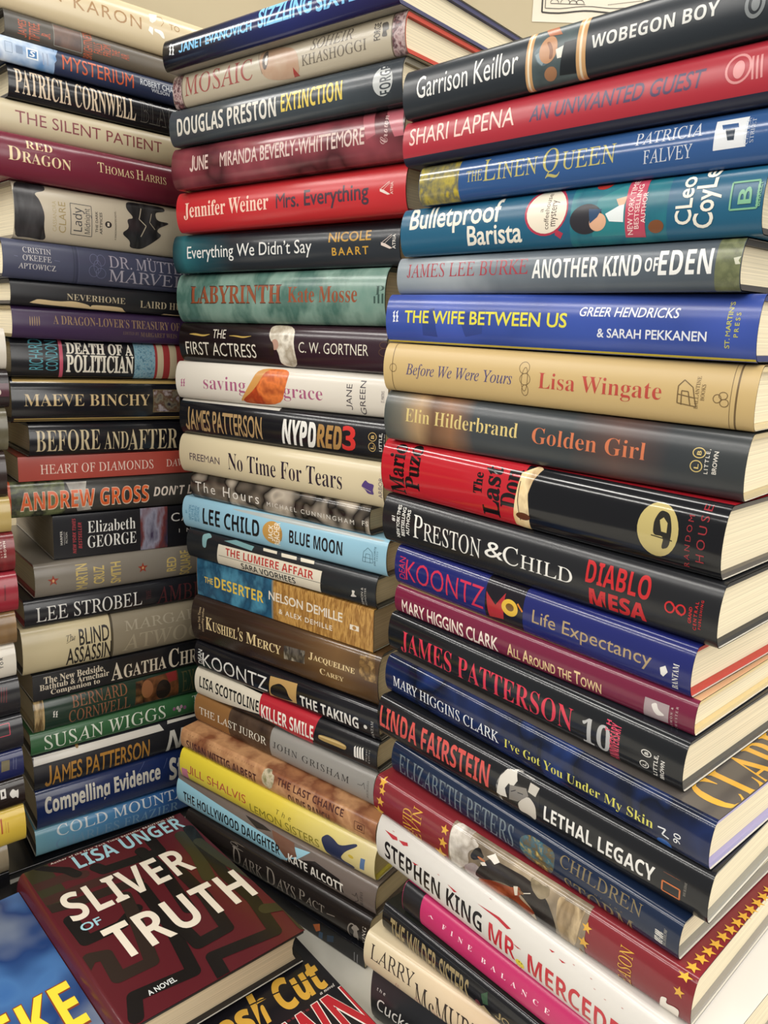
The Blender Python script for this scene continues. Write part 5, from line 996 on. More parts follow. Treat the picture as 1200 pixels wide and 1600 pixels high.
 (0.00256, 0.54891, 1.20133), -0.76968, -0.00714, 0.0, 0.03448, 0.24751, 0.155, 0.0069, 0.252, ('u', ((0, '#454b49'), (0.06, '#6a675c'), (0.13, '#a88b66'), (0.18, '#6a4f3c'), (0.24, '#8a6448'), (0.32, '#3d4245'), (0.6, '#34393b'), (0.72, '#56403a'), (0.85, '#33373a'), (1, '#35393a')), 0.05), ('u', ((0, '#454b49'), (0.06, '#6a675c'), (0.13, '#a88b66'), (0.18, '#6a4f3c'), (0.24, '#8a6448'), (0.32, '#3d4245'), (0.6, '#34393b'), (0.72, '#56403a'), (0.85, '#33373a'), (1, '#35393a')), 0.05), ('u', ((0, '#454b49'), (0.06, '#6a675c'), (0.13, '#a88b66'), (0.18, '#6a4f3c'), (0.24, '#8a6448'), (0.32, '#3d4245'), (0.6, '#34393b'), (0.72, '#56403a'), (0.85, '#33373a'), (1, '#35393a')), 0.05), '#b5a682', '#e2d5b6', [
  ('t','Elin Hilderbrand','t','#cfba7a',0.02024,0.44237,0.11305,0.70581,0,1.0),
  ('t','Golden Girl','t','#c6714d',0.12367,0.40637,0.19544,0.68026,0,1.0),
  ('o','#cdb674',0.22395,0.64383,0.00336,0.07969,0.5),
  ('t','B','gb','#cdb674',0.22289,0.612,0.22511,0.67575,1,1.0),
  ('o','#cdb674',0.22332,0.44219,0.00323,0.09103,0.5),
  ('t','L','gb','#cdb674',0.22225,0.40601,0.2245,0.47881,1,1.0),
  ('t','LITTLE,','gb','#d5d0c6',0.22748,0.34885,0.22941,0.71745,1,1.4),
  ('t','BROWN','gb','#d5d0c6',0.23145,0.3593,0.23368,0.69601,1,1.0),
 ]),
('h', 'thick glossy black hardcover in the right stack with red left third and gold oval', 'books stacked on the right',
 (0.00238, 0.55737, 1.16157), -0.82633, -0.00722, 0.0, 0.0391, 0.25185, 0.155, 0.00782, 0.1008, '#101115', '#a81f2a', '#101115', '#55504a', '#e2d5b6', [
  ('p','#b1222c',[(0.0003,-0.04),(0.12722,-0.04),(0.12722,1.04),(0.0003,1.04)]),
  ('t','Mario','Tx','#141012',0.00854,0.05236,0.02359,0.95223,1,1.0),
  ('t','Puzo','Tx','#141012',0.02519,0.18302,0.03882,0.9809,1,1.0),
  ('t','The','Tx','#141012',0.08882,0.41075,0.09604,0.76715,1,1.0),
  ('t','Last','Tx','#141012',0.09661,0.08123,0.11019,0.9173,1,1.0),
  ('t','Don','Tx','#141012',0.11157,0.29153,0.12537,0.9254,1,1.0),
  ('p',('n',('#cf9f5c','#e6d0a2','#7a4a2a'),60,1.5,3),[(0.12474,0.88553),(0.13387,1.01381),(0.13822,0.98573),(0.13411,0.80181),(0.13217,0.5923),(0.13365,0.2876),(0.13317,-0.01488),(0.12231,0.04226),(0.12158,0.19355),(0.12326,0.54963)]),
  ('l','#3a2418',[(0.12528,0.76335),(0.12489,0.45322),(0.12675,0.13933)],0.6),
  ('e','#5a2f1c',0.12901,0.21611,0.00532,0.06032),
  ('e','#b7a76c',0.21711,0.50704,0.01162,0.37169),
  ('p','#26241f',[(0.21543,0.6802),(0.21639,0.73578),(0.21701,0.75916),(0.21795,0.77434),(0.2189,0.77643),(0.22083,0.76762),(0.2218,0.75571),(0.22278,0.72869),(0.22343,0.69538),(0.22434,0.62176),(0.22471,0.57891),(0.22494,0.52431),(0.22494,0.47601),(0.22466,0.3846),(0.22432,0.34109),(0.22363,0.30332),(0.22286,0.2843),(0.22123,0.26526),(0.22057,0.26475),(0.22022,0.28235),(0.22029,0.31191),(0.22078,0.38179),(0.22071,0.41169),(0.22008,0.43258),(0.21911,0.4377),(0.2168,0.43221),(0.21577,0.43804),(0.215,0.46103),(0.21474,0.49328),(0.21466,0.5662),(0.21472,0.60457),(0.21501,0.64731)]),
  ('p','#b7a76c',[(0.21772,0.64721),(0.21954,0.69216),(0.22224,0.62776),(0.22235,0.49493),(0.2194,0.50029)]),
  ('l','#26241f',[(0.21382,0.42184),(0.22583,0.40271)],0.6),
  ('t','RANDOM','g','#8d2b31',0.2327,0.0944,0.23558,0.7987,1,1.48),
  ('t','HOUSE','g','#8d2b31',0.23887,0.19754,0.24325,0.96287,1,1.45),
 ]),
('h', 'black hardcover in the right stack with white smallcaps names and red block title', 'books stacked on the right',
 (0.00416, 0.55459, 1.1248), -0.82038, -0.00626, 0.0, 0.03597, 0.25109, 0.155, 0.00719, 0.216, '#1c1d20', '#1c1d20', '#1c1d20', '#2b2a2a', '#e2d5b6', [
  ('t','#1','gb','#dfddd6',0.00976,0.49772,0.01313,0.60308,1,1.0),
  ('t','NEW YORK TIMES','gb','#dfddd6',0.01495,0.19167,0.01829,0.84689,1,1.0),
  ('t','BESTSELLING','gb','#dfddd6',0.02001,0.24262,0.0233,0.82444,1,1.0),
  ('t','AUTHORS','gb','#dfddd6',0.025,0.29136,0.02823,0.80203,1,1.0),
  ('t','Preston','tcs','#dfddd6',0.03188,0.28829,0.09404,0.74286,0,1.0),
  ('t','&','tc','#dfddd6',0.09785,0.36973,0.113,0.65149,0,1.0),
  ('t','Child','tcs','#dfddd6',0.11267,0.34092,0.16445,0.66465,0,1.0),
  ('t','DIABLO','Sc','#ba272b',0.17327,0.45646,0.21339,0.82287,0,1.0),
  ('t','MESA','Sx','#ba272b',0.17608,0.09891,0.21211,0.37867,0,1.0),
  ('o','#ba272b',0.22508,0.45765,0.00294,0.09255,0.9),
  ('o','#ba272b',0.23121,0.46706,0.00287,0.08398,0.9),
  ('l','#ba272b',[(0.2251,0.54439),(0.23213,0.38101)],0.9),
  ('t','GRAND','gb','#ba272b',0.23553,0.30684,0.23723,0.55608,1,1.0),
  ('t','CENTRAL','gb','#ba272b',0.23846,0.21986,0.24014,0.65772,1,1.45),
  ('t','PUBLISHING','gb','#ba272b',0.24125,0.25576,0.24257,0.6934,1,1.46),
 ]),
('h', 'indigo hardcover in the right stack with thin red name and red endpapers', 'books stacked on the right',
 (0.01343, 0.5456, 1.09494), -0.84091, -0.00559, 0.0, 0.02904, 0.22982, 0.155, 0.00581, 0.144, '#1f2562', '#1f2562', '#1f2562', '#b03a30', '#e2d5b6', [
  ('t','DEAN','gt','#c0304c',0.00481,0.19008,0.01101,0.76374,1,1.0),
  ('t','KOONTZ','gt','#c0304c',0.01194,0.2055,0.08624,0.73811,0,1.0),
  ('p','#17141b',[(0.08788,-0.04),(0.11903,-0.04),(0.11903,1.04),(0.08788,1.04)]),
  ('p','#a32b31',[(0.08849,0.67714),(0.09689,0.43536),(0.10411,0.77661),(0.10342,0.15623),(0.09098,0.08939)]),
  ('e','#d0aa3c',0.10851,0.48496,0.00656,0.19091),
  ('e','#6a4a1c',0.10866,0.4993,0.00328,0.0857),
  ('l','#c9782c',[(0.11431,0.63992),(0.11876,0.50308)],1.2),
  ('t','Life Expectancy','g','#a58e6a',0.12652,0.3579,0.20714,0.64365,0,1.0),
  ('p','#dcdad4',[(0.21234,0.42702),(0.21531,0.49839),(0.21696,0.38906),(0.21451,0.26686),(0.21297,0.3006)]),
  ('t','BANTAM','t','#dcdad4',0.21947,0.10304,0.22287,0.60323,1,1.0),
 ]),
('h', 'wine red hardcover in the right stack with slender cream capitals and tan cover', 'books stacked on the right',
 (0.01306, 0.54211, 1.0738), -0.82556, -0.0052, 0.0, 0.02054, 0.23145, 0.155, 0.00411, 0.15839999999999999, '#6c1f39', '#c9a27a', '#6c1f39', '#cdb888', '#e2d5b6', [
  ('t','MARY HIGGINS CLARK','gc','#e3d3c8',0.00764,0.0925,0.09814,0.5821,0,1.0),
  ('t','All Around the Town','Sn','#d8bc8c',0.10569,0.13528,0.17519,0.54103,0,1.0),
  ('p','#9c8c8e',[(0.20254,0.61187),(0.21683,0.63158),(0.21671,0.09427),(0.20196,0.02727)]),
  ('p','#d8d2cc',[(0.2073,0.51053),(0.20844,0.54691),(0.209,0.5557),(0.20954,0.54613),(0.20987,0.52125),(0.21032,0.45496),(0.21069,0.42095),(0.21137,0.38616),(0.21214,0.36242),(0.21376,0.326),(0.21429,0.30632),(0.21426,0.28389),(0.21368,0.26614),(0.21197,0.23494),(0.21111,0.22413),(0.21025,0.22354),(0.20969,0.23343),(0.20886,0.26324),(0.20842,0.28427),(0.20793,0.31747),(0.20755,0.35148),(0.20689,0.41913),(0.20671,0.45274),(0.20686,0.48695)]),
  ('t','SIMON &','tc','#c9b8b4',0.21777,0.00134,0.21904,0.61814,1,1.67),
  ('t','SCHUSTER','tc','#c9b8b4',0.22057,-0.08273,0.22182,0.68489,1,1.62),
 ]),
('h', 'black hardcover in the right stack with coral serif capitals and grey numeral ten', 'books stacked on the right',
 (0.01059, 0.5423, 1.04309), -0.84208, -0.00498, 0.0, 0.03015, 0.23397, 0.155, 0.00603, 0.144, '#17191c', '#22242a', '#17191c', '#4b4a48', '#e2d5b6', [
  ('t','JAMES PATTERSON','t','#cb384b',0.01365,0.18342,0.16421,0.68726,0,1.0),
  ('t','10','T','#aaaaa9',0.1711,0.10878,0.19011,0.65491,0,1.0),
  ('t','TH','Sc','#cb4860',0.18637,0.5657,0.18928,0.79524,1,1.45),
  ('t','ANNIVERSARY','Sc','#cb4860',0.18969,0.02845,0.19591,0.77566,1,1.0),
  ('o','#d8d5ce',0.21256,0.49514,0.00309,0.06669,0.5),
  ('t','B','gb','#d8d5ce',0.21153,0.46916,0.21367,0.52249,1,1.0),
  ('o','#d8d5ce',0.21179,0.25348,0.00284,0.07734,0.5),
  ('t','L','gb','#d8d5ce',0.21071,0.22484,0.213,0.28639,1,1.0),
  ('t','LITTLE,','gb','#d8d5ce',0.21726,0.12662,0.21957,0.55806,1,1.15),
  ('t','BROWN','gb','#d8d5ce',0.22129,0.11568,0.22359,0.49183,1,1.0),
 ]),
('h', 'midnight blue hardcover in the right stack with pale yellow title, lilac board edges', 'books stacked on the right',
 (0.00933, 0.53468, 1.01337), -0.85306, -0.00519, 0.0, 0.02921, 0.25197, 0.155, 0.00584, 0.1296, ('n', ('#0f1730', '#16244c', '#0c1222', '#203c7c'), 20, 1.2, 3), '#4f4a46', ('n', ('#0f1730', '#16244c', '#0c1222', '#203c7c'), 20, 1.2, 3), '#9a94ba', '#e2d5b6', [
  ('t','MARY HIGGINS CLARK','tc','#dddfe2',0.00882,0.28192,0.11133,0.55018,0,1.0),
  ('t','I’ve Got You Under My Skin','t','#ccc75c',0.11597,0.28333,0.22064,0.48932,0,1.0),
  ('e','#2b5ba2',0.22706,0.08349,0.00428,0.10366),
  ('l','#dddfe2',[(0.22343,0.40194),(0.22788,0.42002),(0.22617,0.28748),(0.23008,0.25769)],0.8),
  ('t','90','g','#dddfe2',0.23253,0.25365,0.23652,0.46409,1,1.0),
  ('ct','CLARK','T','#c9993c',0.22681,0.01071,0.25347,0.12273,1.0),
 ]),
('h', 'black hardcover in the right stack with salmon and white capitals around a grey face', 'books stacked on the right',
 (0.00452, 0.52759, 0.98138), -0.81225, -0.00501, 0.0, 0.03147, 0.25249, 0.155, 0.00629, 0.144, '#18191c', '#18191c', '#18191c', '#8a8880', '#e2d5b6', [
  ('t','LINDA FAIRSTEIN','Sc','#c2504a',0.00291,0.28014,0.10683,0.80467,0,1.0),
  ('p',('n',('#4a4846','#8d8a85','#2b2a29','#bab6af'),70,2.5,4),[(0.11428,0.60549),(0.11602,0.74297),(0.11716,0.80839),(0.11903,0.87306),(0.121,0.91603),(0.12353,0.92951),(0.12628,0.96497),(0.12954,0.97626),(0.13224,0.95997),(0.13866,0.95775),(0.14105,0.9312),(0.14263,0.87981),(0.14286,0.81967),(0.14178,0.68252),(0.14138,0.6013),(0.14142,0.50098),(0.1419,0.41497),(0.14305,0.24801),(0.14258,0.1639),(0.14038,0.09301),(0.13748,0.07206),(0.13138,0.09864),(0.12815,0.11261),(0.12467,0.12966),(0.12211,0.14419),(0.11788,0.17025),(0.11596,0.19466),(0.11443,0.24034),(0.11375,0.29018),(0.11312,0.38912),(0.11304,0.44869),(0.11349,0.5303)]),
  ('p','#242322',[(0.11927,0.86761),(0.12422,0.94383),(0.12542,0.9214),(0.12912,0.94907),(0.1321,0.95009),(0.13729,0.9259),(0.14146,0.94584),(0.14425,0.86562),(0.14576,0.74855),(0.14671,0.446),(0.14593,0.2867),(0.14337,0.1412),(0.14014,0.07018),(0.134,0.04529),(0.13074,0.03896),(0.12735,0.05271),(0.12477,0.07432),(0.12015,0.11622),(0.11827,0.1694),(0.11698,0.27571),(0.1165,0.39167),(0.11584,0.61542),(0.1159,0.71628),(0.11717,0.80997)]),
  ('p','#c9c4ba',[(0.1154,0.68761),(0.11947,0.89019),(0.12617,0.9486),(0.12861,0.77434),(0.12563,0.58183),(0.12272,0.64174),(0.1202,0.49558),(0.12212,0.31066),(0.11675,0.2694),(0.11374,0.28194)]),
  ('p','#b5afa4',[(0.13763,0.86981),(0.1447,0.85551),(0.14318,0.65931),(0.13744,0.68024)]),
  ('p','#beb7ab',[(0.133,0.42943),(0.13565,0.52705),(0.13702,0.56331),(0.13859,0.57883),(0.13986,0.56921),(0.14206,0.52432),(0.14309,0.49164),(0.14399,0.43801),(0.14443,0.37997),(0.14466,0.25181),(0.14438,0.19042),(0.14356,0.14527),(0.14261,0.1372),(0.14066,0.16096),(0.13949,0.16996),(0.13797,0.17401),(0.13659,0.17188),(0.13397,0.16122),(0.13278,0.16479),(0.13183,0.1858),(0.13139,0.21585),(0.13094,0.28127),(0.13104,0.3213),(0.13182,0.37714)]),
  ('p','#77726b',[(0.12369,0.62344),(0.13576,0.72728),(0.13824,0.60015),(0.13045,0.3515),(0.12386,0.29831)]),
  ('l','#1f1e1e',[(0.12507,0.49975),(0.12856,0.57987)],0.5),
  ('l','#1f1e1e',[(0.13003,0.55514),(0.13418,0.5735)],0.5),
  ('t','LETHAL LEGACY','Sc','#dcdad4',0.15025,0.28917,0.2227,0.59812,0,1.0),
  ('o','#bd6a3a',0.23237,0.44494,0.00494,0.00118,0.9),
  ('l','#bd6a3a',[(0.22742,0.44375),(0.23731,0.44375),(0.23731,0.24293),(0.22742,0.24293),(0.22742,0.44375)],0.9),
  ('o','#bd6a3a',0.23199,0.61434,0.00494,0.00242,0.9),
  ('o','#bd6a3a',0.23239,0.22789,0.00497,0.00061,0.9),
  ('t','DOUBLEDAY','t','#8a857c',0.23917,0.37167,0.24053,0.63462,1,1.0),
 ]),
('h', 'dark navy hardcover in the right stack with dim metallic capitals and gold ornament', 'books stacked on the right',
 (0.01532, 0.51708, 0.95644), -0.84719, -0.00493, 0.0, 0.02436, 0.22842, 0.155, 0.00487, 0.144, '#17233a', '#17233a', '#17233a', '#8d8a82', '#e2d5b6', [
  ('t','ELIZABETH PETERS','tc','#667178',0.00812,0.15941,0.11622,0.77402,0,1.0),
  ('p',('n',('#a08a48','#2a5868','#5a4a2a','#c0a860'),160,5,5),[(0.1233,0.68817),(0.12554,0.75677),(0.12683,0.78588),(0.12848,0.80718),(0.12997,0.81427),(0.13277,0.81461),(0.13451,0.81408),(0.13693,0.81215),(0.13921,0.80947),(0.14362,0.80339),(0.14565,0.77897),(0.14731,0.70904),(0.14796,0.61163),(0.14785,0.36468),(0.1471,0.23284),(0.14528,0.10366),(0.14191,-0.04092),(0.1387,-0.05),(0.13701,-0.05),(0.13515,-0.05),(0.13375,-0.05),(0.13139,-0.05),(0.13009,-0.05),(0.12858,-0.05),(0.12735,-0.04738),(0.12697,0.07312),(0.12615,0.10891),(0.12514,0.15312),(0.1243,0.1926),(0.12276,0.26411),(0.12206,0.30777),(0.12156,0.36909),(0.12141,0.42678),(0.12138,0.53439),(0.12159,0.5882),(0.1223,0.6457)]),
  ('t','CHILDREN','tc','#77694c',0.15147,0.53823,0.20568,0.84974,0,1.0),
  ('t','OF THE','tc','#77694c',0.17669,0.34994,0.1949,0.39212,0,2.8),
  ('t','STORM','tc','#77694c',0.15543,-0.17801,0.20195,0.31019,0,1.0),
  ('t','wm','sc','#d0cdc6',0.21454,0.22005,0.21937,0.53053,1,1.0),
  ('t','MORROW','tc','#9a978e',0.21945,0.21604,0.22131,0.65667,1,1.0),
 ]),
('h', 'red hardcover in the right stack with gold stars and horseman painting', 'books stacked on the right',
 (0.00357, 0.51234, 0.9247), -0.80452, -0.00529, 0.0, 0.03134, 0.24485, 0.155, 0.00627, 0.144, '#76252b', '#76252b', '#76252b', '#8d8880', '#e2d5b6', [
  ('s','#cc9c3c',0.00705,0.91883,0.00403),
  ('s','#cc9c3c',0.00852,0.73272,0.00359),
  ('s','#cc9c3c',0.00755,0.44946,0.00415),
  ('s','#cc9c3c',0.00513,0.12674,0.00564),
  ('t','DAVID','tc','#cc9c3c',0.03102,-0.08893,0.03952,0.71125,1,1.0),
  ('t','NEVIN','tc','#cc9c3c',0.04023,-0.19724,0.04867,0.8607,1,1.0),
  ('s','#cc9c3c',0.07,0.77142,0.0037),
  ('s','#cc9c3c',0.06975,0.47275,0.00429),
  ('s','#cc9c3c',0.06737,0.12484,0.00585),
  ('p',('n',('#86765f','#5f5344','#9a8a72','#4a4036'),22,1.5,4),[(0.07482,-0.04),(0.18096,-0.04),(0.18096,1.04),(0.07482,1.04)]),
  ('p',('n',('#b9b0a6','#8f867a','#cfc8bd','#6f665c'),45,1,5),[(0.07576,0.94112),(0.07766,1.00103),(0.0797,1.05),(0.08225,1.05),(0.08447,1.05),(0.08854,1.05),(0.09028,1.05),(0.09149,1.05),(0.09175,1.05),(0.09134,0.95263),(0.0914,0.90271),(0.09416,0.93975),(0.09537,0.92428),(0.09782,0.90043),(0.09857,0.88116),(0.09837,0.84703),(0.09727,0.80826),(0.09405,0.72159),(0.09268,0.67095),(0.0919,0.60913),(0.09198,0.55703),(0.09292,0.46015),(0.09283,0.40128),(0.09165,0.32277),(0.0897,0.24804),(0.08375,0.05116),(0.07948,-0.05),(0.07724,-0.05),(0.07558,-0.05),(0.07674,0.17583),(0.07617,0.26508),(0.07581,0.39191),(0.07569,0.51167),(0.07528,0.72725),(0.07511,0.82196),(0.07541,0.90674)]),
  ('p',('n',('#a89c98','#8a7d7c','#beb4b0'),60,1,4),[(0.09157,0.34785),(0.09462,0.43293),(0.09622,0.46536),(0.09809,0.48202),(0.09962,0.47818),(0.10233,0.4499),(0.10336,0.42407),(0.10371,0.3737),(0.10323,0.31305),(0.10098,0.16295),(0.09903,0.06718),(0.09551,-0.05),(0.09442,-0.05),(0.09232,-0.05),(0.09123,-0.04504),(0.09213,0.04744),(0.0915,0.05928),(0.09024,0.0671),(0.08979,0.08309),(0.08948,0.11561),(0.08933,0.14974),(0.08906,0.21383),(0.08926,0.25103),(0.0902,0.30151)]),
  ('p',('n',('#1d1a18','#2b2522','#141211'),40,1,4),[(0.09958,0.33044),(0.10201,0.48435),(0.10322,0.55604),(0.10464,0.6276),(0.10585,0.67672),(0.10801,0.75166),(0.10949,0.78433),(0.11184,0.81043),(0.11428,0.82205),(0.11923,0.83127),(0.12201,0.8365),(0.12544,0.84306),(0.12837,0.84874),(0.1337,0.8591),(0.13662,0.85906),(0.14011,0.84876),(0.14299,0.83141),(0.14807,0.78859),(0.15066,0.75643),(0.15336,0.70226),(0.15526,0.64267),(0.15812,0.51175),(0.15947,0.43249),(0.16071,0.32831),(0.16136,0.22956),(0.15994,-0.05),(0.16013,-0.05),(0.15908,-0.05),(0.15712,-0.05),(0.15225,-0.05),(0.14986,-0.05),(0.14758,-0.05),(0.14619,-0.05),(0.14665,0.10234),(0.14607,0.20699),(0.14419,0.29462),(0.14195,0.3519),(0.13709,0.4383),(0.13433,0.47333),(0.13104,0.49546),(0.12831,0.49788),(0.1234,0.48291),(0.12072,0.46775),(0.11762,0.43683),(0.11512,0.39952),(0.11059,0.314),(0.10811,0.27045),(0.10536,0.23022),(0.10328,0.20848),(0.09982,0.18471),(0.09868,0.19726),(0.09866,0.25478)]),
  ('p','#3d2414',[(0.12259,0.35587),(0.13275,0.46235),(0.1474,-0.05),(0.1437,-0.05),(0.12965,-0.05)]),
  ('p',('n',('#8d3f20','#6a2a14','#a5532c'),50,1,4),[(0.10399,0.20888),(0.10833,0.28913),(0.11083,0.32776),(0.11412,0.36841),(0.1171,0.39814),(0.12272,0.44608),(0.12543,0.47285),(0.12801,0.50623),(0.12962,0.53508),(0.13184,0.58729),(0.1329,0.60472),(0.1339,0.60638),(0.13451,0.59185),(0.13531,0.54557),(0.13554,0.5201),(0.13543,0.49058),(0.13502,0.46686),(0.1339,0.42463),(0.13396,0.40118),(0.13529,0.37382),(0.13744,0.35181),(0.1425,0.31286),(0.14455,0.2889),(0.14567,0.25589),(0.1455,0.22408),(0.14375,0.15639),(0.14239,0.12863),(0.14027,0.12359),(0.13811,0.14445),(0.13356,0.20368),(0.13076,0.21845),(0.12702,0.20825),(0.12354,0.17457),(0.11581,0.03999),(0.11092,-0.05),(0.1078,-0.05),(0.10577,-0.05),(0.10277,-0.05),(0.1013,-0.05),(0.09988,-0.05),(0.09899,-0.05),(0.09973,0.04581),(0.10053,0.10617),(0.10202,0.16251)]),
  ('p','#c9bfae',[(0.1294,0.55771),(0.13255,0.60858),(0.13284,0.41177),(0.13084,0.36903)]),
  ('l','#d8d0c0',[(0.13672,0.5329),(0.14202,0.63627)],0.5),
  ('e','#7a5a3a',0.13515,0.52638,0.0022,0.0312),
  ('p','#171412',[(0.09478,0.67676),(0.09563,0.74329),(0.09613,0.77467),(0.09683,0.80432),(0.09752,0.82282),(0.09887,0.8487),(0.09958,0.85675),(0.10036,0.85573),(0.10096,0.84597),(0.10197,0.81697),(0.1025,0.80167),(0.1031,0.78525),(0.10358,0.77328),(0.10442,0.75374),(0.10448,0.73792),(0.10382,0.7097),(0.10266,0.6779),(0.09975,0.60834),(0.09833,0.57635),(0.09704,0.55261),(0.09633,0.54576),(0.09551,0.54928),(0.09511,0.55337),(0.09474,0.5621),(0.09452,0.57249),(0.09422,0.59473),(0.0942,0.61256),(0.09441,0.64353)]),
  ('e','#a8633a',0.10285,0.67277,0.00327,0.02536),
  ('p','#d9d3c8',[(0.10643,0.79439),(0.11176,0.92677),(0.11666,0.83585),(0.11324,0.73398),(0.11021,0.77496)]),
  ('p','#cfc8bc',[(0.10241,0.59014),(0.1057,0.65927),(0.10777,0.61271),(0.10441,0.55057)]),
  ('p',('n',('#8f8168','#6f634e','#a89878'),50,1,4),[(0.14103,0.93357),(0.1413,0.89574),(0.1426,0.9163),(0.14433,0.9261),(0.14589,0.92196),(0.14885,0.89988),(0.1514,0.94071),(0.15297,0.93334),(0.15362,0.90785),(0.15417,0.84611),(0.15414,0.8107),(0.15359,0.76932),(0.1527,0.7361),(0.15055,0.67682),(0.14932,0.65416),(0.14782,0.64775),(0.14656,0.66006),(0.14423,0.70265),(0.1431,0.72857),(0.14202,0.76383),(0.14136,0.79627),(0.14041,0.85617),(0.14016,0.88525),(0.14039,0.91442)]),
  ('p',('n',('#a08a6a','#7a674c','#b59f7c','#5a4a36'),90,3,5),[(0.16183,0.92021),(0.16421,0.94483),(0.16454,0.89303),(0.16694,0.91005),(0.16918,0.91625),(0.17347,0.91788),(0.17523,0.9044),(0.17771,0.94256),(0.17811,0.91084),(0.17764,0.82054),(0.17738,0.75656),(0.17711,0.65788),(0.17689,0.55438),(0.17613,0.32093),(0.17506,0.19114),(0.17123,-0.04499),(0.16984,-0.05),(0.16683,-0.05),(0.16523,-0.05),(0.16344,-0.05),(0.16447,0.13287),(0.16297,0.28791),(0.16214,0.37127),(0.16145,0.48173),(0.1611,0.58104),(0.16052,0.75717),(0.1604,0.83137),(0.16087,0.89126)]),
  ('s','#cc9c3c',0.18138,0.68938,0.00351),
  ('s','#cc9c3c',0.18037,0.3587,0.00412),
  ('s','#cc9c3c',0.17747,-0.10529,0.00697),
  ('t','TREASON','tc','#cc9c3c',0.20241,-0.27776,0.21058,0.79576,1,1.0),
  ('s','#cc9c3c',0.23731,0.62884,0.00329),
  ('p','#e0d8cc',[(0.22936,0.34364),(0.23075,0.36114),(0.23133,0.36339),(0.23171,0.35285),(0.23175,0.33269),(0.23147,0.28072),(0.23152,0.25874),(0.232,0.24715),(0.23275,0.25042),(0.23449,0.27137),(0.23538,0.27986),(0.23631,0.28482),(0.23697,0.28471),(0.23801,0.27945),(0.23845,0.26821),(0.2387,0.23891),(0.23866,0.1993),(0.23807,0.0899),(0.23658,-0.05),(0.23603,-0.05),(0.23533,-0.05),(0.23375,-0.05),(0.23297,-0.05),(0.23218,-0.05),(0.23167,-0.05),(0.2309,-0.05),(0.23041,-0.05),(0.2297,-0.05),(0.22902,-0.05),(0.22767,-0.05),(0.22705,-0.05),(0.22652,-0.05),(0.22751,0.07083),(0.22807,0.22676),(0.22827,0.28122),(0.22874,0.32396)]),
  ('cs','#cc9c3c',0.23941,-0.00693,0.0042),
  ('cs','#cc9c3c',0.23942,0.00217,0.0042),
  ('cs','#cc9c3c',0.23988,0.01101,0.0042),
  ('cs','#cc9c3c',0.24029,0.01895,0.0042),
  ('cs','#cc9c3c',0.24084,0.02722,0.0042),
  ('cs','#cc9c3c',0.24103,0.03567,0.0042),
  ('cs','#cc9c3c',0.24171,0.04412,0.0042),
  ('cs','#cc9c3c',0.24214,0.05246,0.0042),
  ('cs','#cc9c3c',0.24254,0.06016,0.0042),
  ('cs','#cc9c3c',0.24299,0.06891,0.0042),
  ('cs','#cc9c3c',0.24357,0.07758,0.0042),
  ('cs','#cc9c3c',0.24386,0.08569,0.0042),
  ('cs','#cc9c3c',0.24402,0.09382,0.0042),
 ]),
('h', 'thick white hardcover in the right stack with black and red capitals and blood spatter', 'books stacked on the right',
 (0.00817, 0.51185, 0.88527), -0.84226, -0.00515, 0.0, 0.03897, 0.258, 0.155, 0.00779, 0.216, '#cbc7c0', '#cbc7c0', '#cbc7c0', '#8d8880', '#e2d5b6', [
  ('t','STEPHEN KING','Sc','#1a1a1c',0.0095,0.22,0.1055,0.6,0,1.0),
  ('t','MR','Sc','#b22a34',0.1115,0.19,0.1335,0.57,0,1.0),
  ('e','#d8c843',0.13704,0.19765,0.00351,0.0826),
  ('e','#3a3420',0.13675,0.24281,0.00051,0.01214),
  ('e','#3a3420',0.13866,0.23897,0.0005,0.0122),
  ('l','#3a3420',[(0.13427,0.12367),(0.1325,-0.06005),(0.13831,0.13836)],0.3),
  ('t','MERCEDES','Sc','#b22a34',0.1435,0.17,0.216,0.55,0,1.0),
  ('p','#a82a32',[(0.10009,0.72407),(0.11848,0.76794),(0.12871,0.7264),(0.12574,0.67764),(0.11743,0.71822)]),
  ('p','#a82a32',[(0.07344,0.66706),(0.08253,0.6552),(0.08013,0.61723)]),
  ('p','#a82a32',[(0.13142,0.51916),(0.13832,0.51904),(0.13537,0.49327)]),
  ('p','#a82a32',[(0.15659,0.84713),(0.16063,0.85983),(0.15899,0.82885)]),
  ('p','#a82a32',[(0.16405,0.81769),(0.16894,0.82278),(0.16684,0.79468)]),
  ('p','#a82a32',[(0.03867,0.58334),(0.04547,0.60856),(0.04178,0.55975)]),
  ('p','#a82a32',[(0.00765,0.78283),(0.02071,0.80749),(0.02214,0.76025),(0.01729,0.72137)]),
  ('p','#a82a32',[(0.02294,0.78433),(0.03129,0.8421),(0.03276,0.79755),(0.02824,0.74963)]),
  ('e','#a82a32',0.01604,0.85718,0.00122,0.0038),
  ('e','#a82a32',0.10869,0.91854,0.00097,0.00268),
  ('e','#a82a32',0.18958,0.77331,0.00073,0.00321),
  ('e','#a82a32',0.19679,0.74099,0.00071,0.00325),
  ('e','#a82a32',0.20727,0.79702,0.00069,0.00306),
  ('e','#a82a32',0.186,0.86691,0.00075,0.00293),
  ('e','#a82a32',0.17393,0.87693,0.00078,0.00294),
  ('e','#a82a32',0.06467,0.71332,0.00105,0.00404),
 ]),
('h', 'hot pink hardcover low in the right stack with spaced white capitals and black end', 'books stacked on the right',
 (0.02633, 0.48648, 0.85983), -0.81933, -0.00497, 0.0, 0.02488, 0.212, 0.155, 0.00498, 0.288, '#b22a5e', '#b22a5e', '#b22a5e', '#3a3634', '#e2d5b6', [
  ('p','#19181c',[(0.0003,-0.04),(0.0184,-0.04),(0.0184,1.04),(0.0003,1.04)]),
  ('t','A','t','#f0dce0',0.026,0.59891,0.0316,0.67373,0,1.0),
